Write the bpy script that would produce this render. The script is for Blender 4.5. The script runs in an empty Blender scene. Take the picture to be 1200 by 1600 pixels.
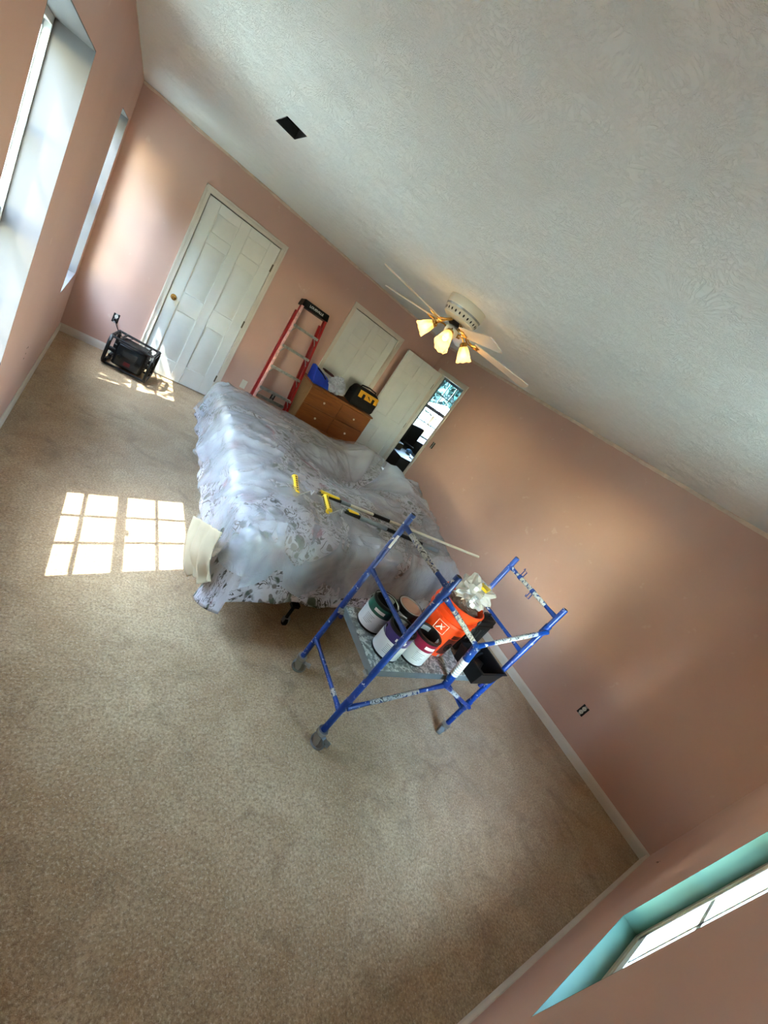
import bpy, bmesh, math, random
from math import sin, cos, pi, radians as RAD
from mathutils import Vector, Matrix, noise as MN
import numpy as np

sc = bpy.context.scene
COL = sc.collection
rnd = random.Random(7)

# ---------------------------------------------------------------- camera
cam_d = bpy.data.cameras.new('camera'); cam = bpy.data.objects.new('camera', cam_d); COL.objects.link(cam)
cam_d.sensor_fit = 'HORIZONTAL'; cam_d.sensor_width = 36.0; cam_d.lens = 628.336 * 36 / 1200
cam_d.clip_start = 0.02; cam_d.clip_end = 200
CR = ((0.71808559, -0.40032076, 0.56929462), (0.27189198, -0.59162884, -0.75897962), (0.64064642, 0.69979897, -0.31599614))
cm = Matrix.Identity(4)
for i in range(3):
    cm[i][0] = CR[0][i]; cm[i][1] = -CR[1][i]; cm[i][2] = -CR[2][i]
cm.translation = Vector((0.283, 0.214, 1.873))
cam.matrix_world = cm
sc.camera = cam

# ---------------------------------------------------------------- view + world + sun
sc.view_settings.view_transform = 'Standard'
sc.view_settings.look = 'None'
sc.view_settings.gamma = 1.0
sc.view_settings.use_curve_mapping = False
sc.view_settings.exposure = 4.0
sc.cycles.max_bounces = 10
sc.cycles.diffuse_bounces = 7
sc.cycles.transparent_max_bounces = 16
sc.cycles.sample_clamp_indirect = 6.0
sc.cycles.use_denoising = True
sc.cycles.caustics_reflective = False
sc.cycles.caustics_refractive = False

wd = bpy.data.worlds.new('world'); sc.world = wd; wd.use_nodes = True
wn = wd.node_tree.nodes; wl = wd.node_tree.links
bg = wn['Background']
sky = wn.new('ShaderNodeTexSky'); sky.sky_type = 'NISHITA'; sky.sun_disc = False
sky.sun_elevation = RAD(56); sky.sun_rotation = RAD(253); sky.air_density = 1.0; sky.dust_density = 0.2
wb = wn.new('ShaderNodeMix'); wb.data_type = 'RGBA'; wb.blend_type = 'MULTIPLY'; wb.inputs[0].default_value = 1.0
wb.inputs[7].default_value = (1.10, 1.0, 0.84, 1)
wl.new(sky.outputs[0], wb.inputs[6]); wl.new(wb.outputs[2], bg.inputs[0]); bg.inputs[1].default_value = 0.95

SUN_DIR = Vector((0.65, 0.212, -1.0)).normalized()
sd = bpy.data.lights.new('sun', 'SUN'); sd.energy = 1.75; sd.angle = RAD(0.35); sd.color = (1.0, 0.97, 0.93)
so = bpy.data.objects.new('sun', sd); COL.objects.link(so)
so.rotation_euler = SUN_DIR.to_track_quat('-Z', 'Y').to_euler(); so.location = (-6, 0, 9)

W, D, H = 4.384, 5.804, 2.442          # bedroom: x 0..W, y 0..D, z 0..H


# ---------------------------------------------------------------- materials
def lin(c):
    return c / 12.92 if c <= 0.04045 else ((c + 0.055) / 1.055) ** 2.4


def rgb(r, g, b):
    return (lin(r / 255), lin(g / 255), lin(b / 255), 1.0)


class NT:
    """small helper to build node trees"""
    def __init__(s, name):
        s.m = bpy.data.materials.new(name); s.m.use_nodes = True
        s.t = s.m.node_tree; s.n = s.t.nodes; s.l = s.t.links
        s.p = s.n['Principled BSDF']; s.out = s.n['Material Output']

    def tc(s, kind='Object'):
        return s.n.new('ShaderNodeTexCoord').outputs[kind]

    def link(s, a, b):
        s.l.new(a, b)

    def noise(s, vec, scale, detail=3, rough=0.5, dist=0.0):
        n = s.n.new('ShaderNodeTexNoise'); n.inputs['Scale'].default_value = scale
        n.inputs['Detail'].default_value = detail; n.inputs['Roughness'].default_value = rough
        n.inputs['Distortion'].default_value = dist
        if vec is not None: s.l.new(vec, n.inputs['Vector'])
        return n

    def voro(s, vec, scale, feature='F1'):
        n = s.n.new('ShaderNodeTexVoronoi'); n.feature = feature; n.inputs['Scale'].default_value = scale
        if vec is not None: s.l.new(vec, n.inputs['Vector'])
        return n

    def ramp(s, fac, stops, interp='LINEAR'):
        r = s.n.new('ShaderNodeValToRGB'); r.color_ramp.interpolation = interp
        e = r.color_ramp.elements
        while len(e) < len(stops): e.new(0.5)
        for k, (p, c) in enumerate(stops):
            e[k].position = p; e[k].color = c if len(c) == 4 else (*c, 1)
        s.l.new(fac, r.inputs[0]); return r.outputs[0]

    def val(s, fac, a, b, lo=0.0, hi=1.0):
        r = s.n.new('ShaderNodeMapRange'); s.l.new(fac, r.inputs[0])
        r.inputs[1].default_value = a; r.inputs[2].default_value = b
        r.inputs[3].default_value = lo; r.inputs[4].default_value = hi
        return r.outputs[0]

    def mix(s, fac, a, b, blend='MIX'):
        m = s.n.new('ShaderNodeMix'); m.data_type = 'RGBA'; m.blend_type = blend
        for sock, v in ((m.inputs[0], fac), (m.inputs[6], a), (m.inputs[7], b)):
            if hasattr(v, 'is_linked') or isinstance(v, bpy.types.NodeSocket): s.l.new(v, sock)
            else: sock.default_value = v
        return m.outputs[2]

    def math(s, op, a, b=0.0, c=0.0):
        m = s.n.new('ShaderNodeMath'); m.operation = op
        for k, v in enumerate((a, b, c)):
            if isinstance(v, bpy.types.NodeSocket): s.l.new(v, m.inputs[k])
            else: m.inputs[k].default_value = v
        return m.outputs[0]

    def vmath(s, op, a, b=None, scale=None):
        m = s.n.new('ShaderNodeVectorMath'); m.operation = op
        s.l.new(a, m.inputs[0])
        if isinstance(b, bpy.types.NodeSocket): s.l.new(b, m.inputs[1])
        elif b is not None: m.inputs[1].default_value = b
        if scale is not None: m.inputs['Scale'].default_value = scale
        return m.outputs['Value'] if op in ('LENGTH', 'DOT_PRODUCT', 'DISTANCE') else m.outputs[0]

    def bump(s, h, strength=0.3, dist=0.01, prev=None):
        b = s.n.new('ShaderNodeBump'); b.inputs['Strength'].default_value = strength
        b.inputs['Distance'].default_value = dist; s.l.new(h, b.inputs['Height'])
        if prev is not None: s.l.new(prev, b.inputs['Normal'])
        s.l.new(b.outputs[0], s.p.inputs['Normal']); return b.outputs[0]

    def sheen(s, nrm=None, lo=0.04, hi=0.6):
        """Schlick reflectance of a thin pane, the same from both sides"""
        lw = s.n.new('ShaderNodeLayerWeight'); lw.inputs['Blend'].default_value = 0.5
        if nrm is not None: s.l.new(nrm, lw.inputs['Normal'])
        return s.math('ADD', s.math('MULTIPLY', s.math('POWER', lw.outputs['Facing'], 5.0), hi), lo)

    def base(s, c):
        if isinstance(c, bpy.types.NodeSocket): s.l.new(c, s.p.inputs['Base Color'])
        else: s.p.inputs['Base Color'].default_value = c

    def rough(s, v):
        if isinstance(v, bpy.types.NodeSocket): s.l.new(v, s.p.inputs['Roughness'])
        else: s.p.inputs['Roughness'].default_value = v


def plain(name, c, rough=0.5, metal=0.0, var=0.08, scale=6.0, bump=0.0, bscale=60, coat=0.0, spec=0.5):
    t = NT(name); co = t.tc()
    n = t.noise(co, scale, 3)
    d = tuple(x * (1 - var) for x in c[:3]) + (1,); l = tuple(min(1, x * (1 + var)) for x in c[:3]) + (1,)
    t.base(t.ramp(n.outputs[0], [(0.3, d), (0.7, l)]))
    t.p.inputs['Roughness'].default_value = rough; t.p.inputs['Metallic'].default_value = metal
    t.p.inputs['Coat Weight'].default_value = coat; t.p.inputs['Specular IOR Level'].default_value = spec
    if bump:
        t.bump(t.noise(co, bscale, 3).outputs[0], bump, 0.003)
    return t.m


M = {}


def mat_wall():
    t = NT('pink wall paint'); co = t.tc()
    n = t.noise(co, 1.3, 3); n2 = t.noise(co, 9, 4)
    c = t.ramp(n.outputs[0], [(0.3, rgb(199, 158, 140)), (0.7, rgb(206, 166, 148))])
    c = t.mix(t.val(n2.outputs[0], 0.68, 0.74, 0, 0.25), c, rgb(226, 200, 184))
    t.base(c); t.rough(0.62)
    t.bump(t.noise(co, 180, 2).outputs[0], 0.08, 0.002)
    return t.m


def mat_ceiling():
    t = NT('textured ceiling plaster'); co = t.tc()
    flat = t.vmath('MULTIPLY', co, (1, 1, 0))
    wob = t.noise(flat, 5, 2); w2 = t.vmath('SCALE', wob.outputs['Color'], scale=0.12)
    p = t.vmath('ADD', flat, w2)
    v = t.voro(p, 5.5); pos = v.outputs['Position']
    d = t.vmath('SUBTRACT', p, pos)
    dirn = t.vmath('NORMALIZE', d); r = t.vmath('LENGTH', d)
    a = t.vmath('SCALE', dirn, scale=4.6)
    b = t.n.new('ShaderNodeCombineXYZ'); t.link(t.math('MULTIPLY', r, 7.0), b.inputs[2])
    q = t.vmath('ADD', a, b.outputs[0]); q = t.vmath('ADD', q, t.vmath('SCALE', pos, scale=7.3))
    s1 = t.noise(q, 1.6, 4, 0.6, 0.4)
    ridge = t.math('ABSOLUTE', t.math('SUBTRACT', s1.outputs[0], 0.5))
    groove = t.val(ridge, 0.0, 0.05, 0.0, 1.0)
    iso = t.noise(p, 34, 3, 0.6, 0.4)
    g2 = t.val(t.math('ABSOLUTE', t.math('SUBTRACT', iso.outputs[0], 0.5)), 0, 0.035, 0, 1)
    msk = t.val(t.noise(flat, 9, 2).outputs[0], 0.46, 0.60, 0, 1)
    h = t.math('ADD', t.math('MULTIPLY', groove, t.val(t.noise(flat, 5, 2).outputs[0], 0.30, 0.50, 0.25, 0.55)), t.math('MULTIPLY', g2, t.math('MULTIPLY', msk, 0.55)))
    h = t.math('ADD', h, t.math('MULTIPLY', t.noise(p, 90, 2).outputs[0], 0.25))
    t.base(rgb(240, 243, 238)); t.rough(0.75)
    t.bump(h, 0.6, 0.006)
    return t.m


def mat_carpet():
    t = NT('beige carpet'); co = t.tc()
    big = t.noise(co, 1.6, 5, 0.65, 0.5); mid = t.noise(co, 8, 5, 0.7, 0.8); fine = t.noise(co, 80, 4, 0.75)
    c1 = t.ramp(big.outputs[0], [(0.35, rgb(174, 143, 103)), (0.65, rgb(208, 183, 143))])
    c2 = t.mix(t.val(mid.outputs[0], 0.38, 0.66, 0, 0.55), c1, rgb(163, 131, 91))
    c3 = t.mix(t.val(fine.outputs[0], 0.44, 0.60, 0.0, 0.75), c2, rgb(136, 109, 76))
    c4 = t.mix(t.val(t.noise(co, 110, 3, 0.7).outputs[0], 0.53, 0.66, 0.0, 0.65), c3, rgb(222, 202, 168))
    soil = t.noise(co, 3.4, 6, 0.72, 1.4)
    c4 = t.mix(t.val(soil.outputs[0], 0.54, 0.70, 0.0, 0.5), c4, rgb(116, 90, 62))
    t.base(c4); t.rough(1.0); t.p.inputs['Specular IOR Level'].default_value = 0.1
    t.p.inputs['Sheen Weight'].default_value = 0.3
    b1 = t.bump(mid.outputs[0], 0.35, 0.03)
    t.bump(fine.outputs[0], 0.8, 0.01, b1)
    return t.m


def mat_wood(name, dark, light, scale=1.0):
    t = NT(name); co = t.tc()
    mp = t.n.new('ShaderNodeMapping'); mp.inputs['Scale'].default_value = (2.2 * scale, 9 * scale, 16 * scale)
    t.link(co, mp.inputs[0])
    n = t.noise(mp.outputs[0], 1.0, 5, 0.6, 1.6)
    w = t.n.new('ShaderNodeTexWave'); w.wave_type = 'RINGS'; w.inputs['Scale'].default_value = 1.6
    w.inputs['Distortion'].default_value = 5; w.inputs['Detail'].default_value = 3; t.link(mp.outputs[0], w.inputs[0])
    f = t.math('ADD', t.math('MULTIPLY', n.outputs[0], 0.6), t.math('MULTIPLY', w.outputs[1], 0.4))
    t.base(t.ramp(f, [(0.25, dark), (0.65, light)])); t.rough(0.42)
    return t.m


def mat_floral():
    t = NT('floral comforter cloth'); uv = t.tc('UV')
    wob = t.noise(uv, 3.0, 2); w = t.vmath('SCALE', wob.outputs['Color'], scale=0.25); p = t.vmath('ADD', uv, w)
    base = rgb(200, 196, 200)
    # scrolls: thin contour bands of a distorted noise
    s = t.noise(p, 8.0, 2, 0.5, 2.4)
    band = t.math('ABSOLUTE', t.math('SUBTRACT', s.outputs[0], 0.53))
    scroll = t.val(band, 0.022, 0.036, 1, 0)
    msk = t.val(t.noise(uv, 3.8, 2).outputs[0], 0.40, 0.48, 0, 1)
    c = t.mix(t.math('MULTIPLY', scroll, msk), base, rgb(70, 64, 56))
    # leaves: smooth blobs
    v = t.voro(p, 9.0, 'SMOOTH_F1')
    leaf = t.val(v.outputs['Distance'], 0.22, 0.28, 1, 0)
    lm = t.val(t.noise(uv, 4.4, 1).outputs[0], 0.44, 0.50, 0, 1)
    c = t.mix(t.math('MULTIPLY', leaf, lm), c, rgb(84, 94, 78))
    v3 = t.voro(p, 16.0); leaf2 = t.val(v3.outputs['Distance'], 0.26, 0.34, 1, 0)
    lm3 = t.val(t.noise(uv, 5.1, 1).outputs[0], 0.48, 0.54, 0, 1)
    c = t.mix(t.math('MULTIPLY', leaf2, lm3), c, rgb(120, 112, 108))
    # roses
    v2 = t.voro(p, 3.4); rose = t.val(v2.outputs['Distance'], 0.16, 0.26, 1, 0)
    pet = t.voro(p, 22.0)
    rc = t.ramp(pet.outputs['Distance'], [(0.1, rgb(196, 128, 140)), (0.5, rgb(142, 82, 96))])
    c = t.mix(t.math('MULTIPLY', rose, t.val(v2.outputs['Color'], 0.35, 0.45, 0, 0.9)), c, rc)
    warm = t.val(t.noise(uv, 2.1, 3, 0.6).outputs[0], 0.50, 0.62, 0, 0.45)
    c = t.mix(warm, c, rgb(150, 124, 98), 'MULTIPLY')
    t.base(c); t.rough(0.9)
    t.bump(t.noise(uv, 60, 3).outputs[0], 0.25, 0.004)
    return t.m


def mat_plastic_sheet():
    t = NT('thin clear plastic film'); uv = t.tc('UV')
    tr = t.n.new('ShaderNodeBsdfTransparent'); tr.inputs[0].default_value = (0.97, 0.98, 1, 1)
    df = t.n.new('ShaderNodeBsdfDiffuse'); df.inputs[0].default_value = (0.66, 0.70, 0.76, 1)
    tl = t.n.new('ShaderNodeBsdfTranslucent'); tl.inputs[0].default_value = (0.86, 0.88, 0.9, 1)
    gl = t.n.new('ShaderNodeBsdfGlossy'); gl.inputs['Roughness'].default_value = 0.16
    wr = t.noise(uv, 9, 6, 0.65, 1.6)
    bn = t.n.new('ShaderNodeBump'); bn.inputs['Strength'].default_value = 0.8; bn.inputs['Distance'].default_value = 0.02
    t.link(wr.outputs[0], bn.inputs['Height'])
    for x in (gl, df): t.link(bn.outputs[0], x.inputs['Normal'])
    m0 = t.n.new('ShaderNodeMixShader'); m0.inputs[0].default_value = 0.35
    t.link(df.outputs[0], m0.inputs[1]); t.link(tl.outputs[0], m0.inputs[2])
    m1 = t.n.new('ShaderNodeMixShader')
    haze = t.val(t.noise(uv, 1.6, 3, 0.55, 0.8).outputs[0], 0.35, 0.62, 0.14, 0.60)
    t.link(haze, m1.inputs[0]); t.link(tr.outputs[0], m1.inputs[1]); t.link(m0.outputs[0], m1.inputs[2])
    m2 = t.n.new('ShaderNodeMixShader')
    t.link(t.sheen(bn.outputs[0], 0.09, 0.6), m2.inputs[0]); t.link(m1.outputs[0], m2.inputs[1]); t.link(gl.outputs[0], m2.inputs[2])
    t.link(m2.outputs[0], t.out.inputs[0])
    return t.m


def mat_bag_film():
    t = NT('clear wrapping film')
    tr = t.n.new('ShaderNodeBsdfTransparent'); tr.inputs[0].default_value = (0.95, 0.95, 0.95, 1)
    df = t.n.new('ShaderNodeBsdfDiffuse'); df.inputs[0].default_value = (0.8, 0.76, 0.70, 1)
    gl = t.n.new('ShaderNodeBsdfGlossy'); gl.inputs['Roughness'].default_value = 0.12
    m1 = t.n.new('ShaderNodeMixShader'); m1.inputs[0].default_value = 0.45
    t.link(tr.outputs[0], m1.inputs[1]); t.link(df.outputs[0], m1.inputs[2])
    m2 = t.n.new('ShaderNodeMixShader'); m2.inputs[0].default_value = 0.12
    t.link(m1.outputs[0], m2.inputs[1]); t.link(gl.outputs[0], m2.inputs[2]); t.link(m2.outputs[0], t.out.inputs[0])
    return t.m


def mat_glass():
    t = NT('window glass')
    tr = t.n.new('ShaderNodeBsdfTransparent'); tr.inputs[0].default_value = (0.93, 0.97, 0.97, 1)
    gl = t.n.new('ShaderNodeBsdfGlossy'); gl.inputs['Roughness'].default_value = 0.02
    m = t.n.new('ShaderNodeMixShader'); t.link(t.sheen(), m.inputs[0])
    t.link(tr.outputs[0], m.inputs[1]); t.link(gl.outputs[0], m.inputs[2]); t.link(m.outputs[0], t.out.inputs[0])
    return t.m


def mat_shade():
    t = NT('amber frosted glass shade')
    tl = t.n.new('ShaderNodeBsdfTranslucent'); tl.inputs[0].default_value = (1.0, 0.76, 0.34, 1)
    df = t.n.new('ShaderNodeBsdfDiffuse'); df.inputs[0].default_value = (0.9, 0.8, 0.55, 1)
    tr = t.n.new('ShaderNodeBsdfTransparent'); tr.inputs[0].default_value = (1.0, 0.86, 0.55, 1)
    a = t.n.new('ShaderNodeMixShader'); a.inputs[0].default_value = 0.35
    t.link(tl.outputs[0], a.inputs[1]); t.link(df.outputs[0], a.inputs[2])
    b = t.n.new('ShaderNodeMixShader'); b.inputs[0].default_value = 0.30
    t.link(a.outputs[0], b.inputs[1]); t.link(tr.outputs[0], b.inputs[2]); t.link(b.outputs[0], t.out.inputs[0])
    return t.m


def emit(name, c, s):
    t = NT(name); e = t.n.new('ShaderNodeEmission'); e.inputs[0].default_value = c; e.inputs[1].default_value = s
    t.link(e.outputs[0], t.out.inputs[0]); return t.m


def mat_blue():
    t = NT('paint-spattered blue steel tube'); co = t.tc()
    n = t.noise(co, 34, 3, 0.6, 0.6); n2 = t.noise(co, 9, 2)
    sp = t.math('MULTIPLY', t.val(n.outputs[0], 0.62, 0.65, 0, 1), t.val(n2.outputs[0], 0.42, 0.55, 0.15, 1))
    b = t.ramp(n2.outputs[0], [(0.3, rgb(0, 44, 110)), (0.7, rgb(0, 62, 146))])
    t.base(t.mix(sp, b, rgb(205, 210, 214))); t.rough(0.4); t.p.inputs['Coat Weight'].default_value = 0.1
    return t.m


def mat_crust():
    t = NT('white paint crust over blue'); co = t.tc()
    n = t.noise(co, 40, 3, 0.6, 0.8)
    t.base(t.ramp(n.outputs[0], [(0.38, rgb(14, 44, 104)), (0.43, rgb(168, 168, 162)), (0.56, rgb(196, 196, 190)), (0.60, rgb(70, 70, 68))]))
    t.rough(0.6); t.bump(n.outputs[0], 0.4, 0.004)
    return t.m


def mat_deck():
    t = NT('paint-splattered grey deck'); co = t.tc()
    n = t.noise(co, 22, 4, 0.7, 1.2); n2 = t.noise(co, 60, 2, 0.5, 0.5)
    c = t.ramp(n.outputs[0], [(0.35, rgb(96, 100, 98)), (0.5, rgb(132, 138, 134)), (0.58, rgb(204, 206, 200)), (0.7, rgb(150, 154, 148))])
    c = t.mix(t.val(n2.outputs[0], 0.63, 0.66, 0, 0.8), c, rgb(70, 66, 60))
    t.base(c); t.rough(0.55); t.bump(n.outputs[0], 0.3, 0.003)
    return t.m


def mat_foliage(name, a, b):
    t = NT(name); oi = t.n.new('ShaderNodeNewGeometry')
    t.base(t.ramp(oi.outputs['Random Per Island'], [(0.0, a), (1.0, b)])); t.rough(0.6)
    return t.m


M['wall'] = mat_wall(); M['ceiling'] = mat_ceiling(); M['carpet'] = mat_carpet()
M['trim'] = plain('cream painted trim', rgb(214, 204, 188), 0.45, var=0.04)
M['door'] = plain('white painted door', rgb(216, 216, 208), 0.42, var=0.03)
M['plaster'] = plain('bare joint compound strip', rgb(212, 190, 168), 0.8, var=0.12, scale=14, bump=0.5)
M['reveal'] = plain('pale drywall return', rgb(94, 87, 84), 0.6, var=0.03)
M['leaflit'] = plain('mint green drywall return', rgb(66, 104, 90), 0.6, var=0.05)  # white return; green-blue light from foliage and sky is painted into its colour
M['vinyl'] = plain('white window vinyl', rgb(228, 230, 228), 0.35, var=0.02)
M['backlitsash'] = plain('backlit grey window sash', rgb(120, 126, 122), 0.5)  # window vinyl darkened in its colour to imitate being lit from behind
M['track'] = plain('tan window track', rgb(176, 164, 140), 0.5, var=0.06)
M['glass'] = mat_glass()
M['brass'] = plain('brass', rgb(206, 164, 90), 0.25, 1.0)
M['hinge'] = plain('dark brass hinge', rgb(96, 84, 66), 0.4, 0.9)
M['black'] = plain('black plastic', rgb(9, 9, 10), 0.45, var=0.3, bump=0.1, spec=0.3)
M['blackfab'] = plain('black canvas', rgb(9, 8, 9), 0.9, var=0.3, scale=20, bump=0.4, bscale=300)
M['hole'] = plain('dark cavity', rgb(26, 24, 20), 0.9, var=0.4, scale=30)
M['ivory'] = plain('ivory receptacle', rgb(214, 208, 190), 0.4, var=0.03)
M['chrome'] = plain('zinc plated steel', rgb(176, 178, 176), 0.3, 0.9)
M['steel'] = plain('worn aluminium', rgb(160, 158, 150), 0.42, 0.7, var=0.25, scale=30)
M['greyrub'] = plain('grey rubber wheel', rgb(120, 124, 122), 0.6, var=0.15)
M['red'] = plain('red fibreglass rail', rgb(150, 18, 16), 0.4, var=0.12)
M['redw'] = plain('scuffed pale rail edge', rgb(214, 158, 148), 0.6, var=0.25, scale=25)
M['oak'] = mat_wood('golden oak front', rgb(104, 52, 16), rgb(160, 94, 40))
M['oakside'] = mat_wood('pale oak side', rgb(146, 108, 70), rgb(172, 136, 94), 0.6)
M['knob'] = plain('cream porcelain', rgb(244, 232, 216), 0.25, var=0.02, coat=0.5)
M['blue'] = mat_blue(); M['crust'] = mat_crust(); M['deck'] = mat_deck()
M['bluetube'] = plain('navy cap', rgb(22, 40, 110), 0.4)
M['greymetal'] = plain('grey painted steel lip', rgb(120, 128, 130), 0.45, 0.3, var=0.1)
M['floral'] = mat_floral(); M['film'] = mat_plastic_sheet(); M['bagfilm'] = mat_bag_film()
M['sheet'] = plain('white bed linen', rgb(228, 228, 236), 0.9, var=0.03)
M['flap'] = plain('cream drop cloth', rgb(200, 184, 152), 0.75, var=0.06, scale=12, bump=0.5, bscale=14)
M['mattress'] = plain('quilted mattress', rgb(214, 210, 214), 0.9, var=0.05)
M['shade'] = mat_shade(); M['bulb'] = emit('glowing bulb', (1.0, 0.80, 0.42, 1), 0.36)
M['fanwhite'] = plain('white enamel', rgb(222, 214, 190), 0.35, var=0.03)
M['blade'] = plain('cream fan blade', rgb(226, 206, 184), 0.5, var=0.04)
M['orange'] = plain('orange bucket plastic', rgb(242, 74, 22), 0.38, var=0.04)
M['orangedk'] = plain('dark print on orange', rgb(92, 26, 16), 0.5, var=0.2)
M['white'] = plain('white print', rgb(236, 236, 234), 0.5, var=0.03)
M['label'] = plain('white paper label', rgb(218, 218, 220), 0.55, var=0.04)
M['grey'] = plain('grey print', rgb(140, 140, 142), 0.6)
M['green'] = plain('dark green print', rgb(14, 82, 72), 0.3, coat=0.5)
M['purple'] = plain('deep purple print', rgb(52, 36, 104), 0.3, coat=0.5)
M['crimson'] = plain('crimson print', rgb(140, 22, 62), 0.3, coat=0.5)
M['paintskin'] = plain('dried pinkish paint lid', rgb(178, 142, 120), 0.5, var=0.1)
M['yellow'] = plain('yellow plastic', rgb(236, 196, 36), 0.42, var=0.05)
M['gold'] = plain('yellow nylon panel', rgb(232, 168, 34), 0.6, var=0.08)
M['polewood'] = plain('pale pole', rgb(206, 194, 168), 0.5, var=0.06)
M['polegrey'] = plain('grey grip', rgb(112, 118, 122), 0.6, var=0.08)
M['bluebag'] = plain('blue woven bag', rgb(20, 62, 190), 0.5, var=0.1, scale=30, bump=0.4)
M['whitebag'] = plain('translucent white carrier bag', rgb(196, 200, 212), 0.4, var=0.12, scale=25, bump=1.0, bscale=40)
M['maroon'] = plain('maroon cloth', rgb(76, 34, 42), 0.8, var=0.3)
M['navy'] = plain('dark petrol plastic', rgb(4, 14, 20), 0.35, var=0.2)
M['badge'] = plain('red badge', rgb(70, 6, 12), 0.4)
M['brush'] = plain('brown bristle', rgb(120, 92, 76), 0.8, var=0.35, scale=60)
M['studywall'] = plain('study wall', rgb(110, 112, 104), 0.7)
M['deskblack'] = plain('dark desk', rgb(22, 20, 20), 0.4)
M['lawn'] = plain('dry lawn', rgb(146, 152, 138), 0.95, var=0.3, scale=3)
M['bark'] = plain('bark', rgb(92, 74, 58), 0.9, var=0.3, bump=0.8, bscale=20)
M['leafA'] = mat_foliage('leaves', rgb(46, 92, 66), rgb(120, 160, 96))
M['leafC'] = mat_foliage('dark leaves', rgb(34, 58, 44), rgb(70, 96, 70))
M['leafB'] = mat_foliage('far leaves', rgb(10, 34, 34), rgb(44, 80, 74))
M['roof'] = plain('roof shingles', rgb(120, 112, 104), 0.9, var=0.2, scale=10)
M['siding'] = plain('white siding', rgb(232, 232, 228), 0.7, var=0.03)
M['papers'] = plain('white paper', rgb(222, 224, 230), 0.6, var=0.04)
M['cyan'] = plain('pale blue cloth', rgb(96, 160, 220), 0.6)


# ---------------------------------------------------------------- mesh builder
class MB:
    def __init__(s): s.v = []; s.f = []; s.uv = None

    def add(s, vs, fs, mx=None):
        o = len(s.v)
        s.v += [tuple(mx @ Vector(p)) if mx is not None else tuple(p) for p in vs]
        s.f += [tuple(i + o for i in q) for q in fs]
        return s

    def box(s, a, b, mx=None):
        x0, y0, z0 = a; x1, y1, z1 = b
        if x0 > x1: x0, x1 = x1, x0
        if y0 > y1: y0, y1 = y1, y0
        if z0 > z1: z0, z1 = z1, z0
        vs = [(x0, y0, z0), (x1, y0, z0), (x1, y1, z0), (x0, y1, z0), (x0, y0, z1), (x1, y0, z1), (x1, y1, z1), (x0, y1, z1)]
        return s.add(vs, [(0, 3, 2, 1), (4, 5, 6, 7), (0, 1, 5, 4), (1, 2, 6, 5), (2, 3, 7, 6), (3, 0, 4, 7)], mx)

    def frustum(s, a, b, t, mx=None, axis=1, back=0.0):
        """slab a..b whose face on -axis side shrinks by t (raised panel)"""
        x0, y0, z0 = a; x1, y1, z1 = b
        vs = [(x0, y1, z0), (x1, y1, z0), (x1, y1, z1), (x0, y1, z1), (x0 + t, y0, z0 + t), (x1 - t, y0, z0 + t), (x1 - t, y0, z1 - t), (x0 + t, y0, z1 - t)]
        return s.add(vs, [(4, 5, 6, 7), (0, 1, 5, 4), (1, 2, 6, 5), (2, 3, 7, 6), (3, 0, 4, 7), (3, 2, 1, 0)], mx)

    def tube(s, pts, r, n=10, cap=True, mx=None):
        pts = [Vector(p) for p in pts]; R = r if isinstance(r, (list, tuple)) else [r] * len(pts)
        vs = []; fs = []; up = None
        for i, p in enumerate(pts):
            d = (pts[min(i + 1, len(pts) - 1)] - pts[max(i - 1, 0)]).normalized()
            if up is None:
                up = d.orthogonal().normalized()
            else:
                up = (up - d * up.dot(d)).normalized()
            w = d.cross(up)
            for k in range(n):
                a = 2 * pi * k / n
                vs.append(p + (up * cos(a) + w * sin(a)) * R[i])
        for i in range(len(pts) - 1):
            for k in range(n):
                k2 = (k + 1) % n
                fs.append((i * n + k, i * n + k2, (i + 1) * n + k2, (i + 1) * n + k))
        if cap:
            fs.append(tuple(range(n - 1, -1, -1))); m = (len(pts) - 1) * n
            fs.append(tuple(range(m, m + n)))
        return s.add(vs, fs, mx)

    def lathe(s, prof, n=24, mx=None, a0=0.0, a1=2 * pi, cap=True):
        """prof: (radius, z) list, around z"""
        full = abs(a1 - a0 - 2 * pi) < 1e-6; m = n if full else n + 1
        vs = []; fs = []
        for r, z in prof:
            for k in range(m):
                a = a0 + (a1 - a0) * k / n
                vs.append((r * cos(a), r * sin(a), z))
        for i in range(len(prof) - 1):
            for k in range(n):
                k2 = (k + 1) % m
                fs.append((i * m + k, i * m + k2, (i + 1) * m + k2, (i + 1) * m + k))
        if cap and full:
            if prof[0][0] > 1e-5: fs.append(tuple(range(n - 1, -1, -1)))
            if prof[-1][0] > 1e-5: fs.append(tuple(range((len(prof) - 1) * n, len(prof) * n)))
        return s.add(vs, fs, mx)

    def build(s, name, mat, parent=None, smooth=True, bevel=0.0, loc=None, kind=None, seg=2):
        me = bpy.data.meshes.new(name); me.from_pydata(s.v, [], s.f); me.update()
        bm = bmesh.new(); bm.from_mesh(me); bmesh.ops.recalc_face_normals(bm, faces=bm.faces); bm.to_mesh(me); bm.free()
        if s.uv is not None:
            ul = me.uv_layers.new(name='UVMap')
            for lp in me.loops: ul.data[lp.index].uv = s.uv[lp.vertex_index]
        if smooth:
            me.shade_smooth(); me.set_sharp_from_angle(angle=RAD(38))
        o = bpy.data.objects.new(name, me); COL.objects.link(o)
        if mat: me.materials.append(M[mat] if isinstance(mat, str) else mat)
        if parent is not None: o.parent = parent
        if loc is not None: o.location = loc
        if bevel:
            b = o.modifiers.new('bevel', 'BEVEL'); b.width = bevel; b.segments = seg; b.limit_method = 'ANGLE'
        if kind: o['kind'] = kind
        return o


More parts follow.
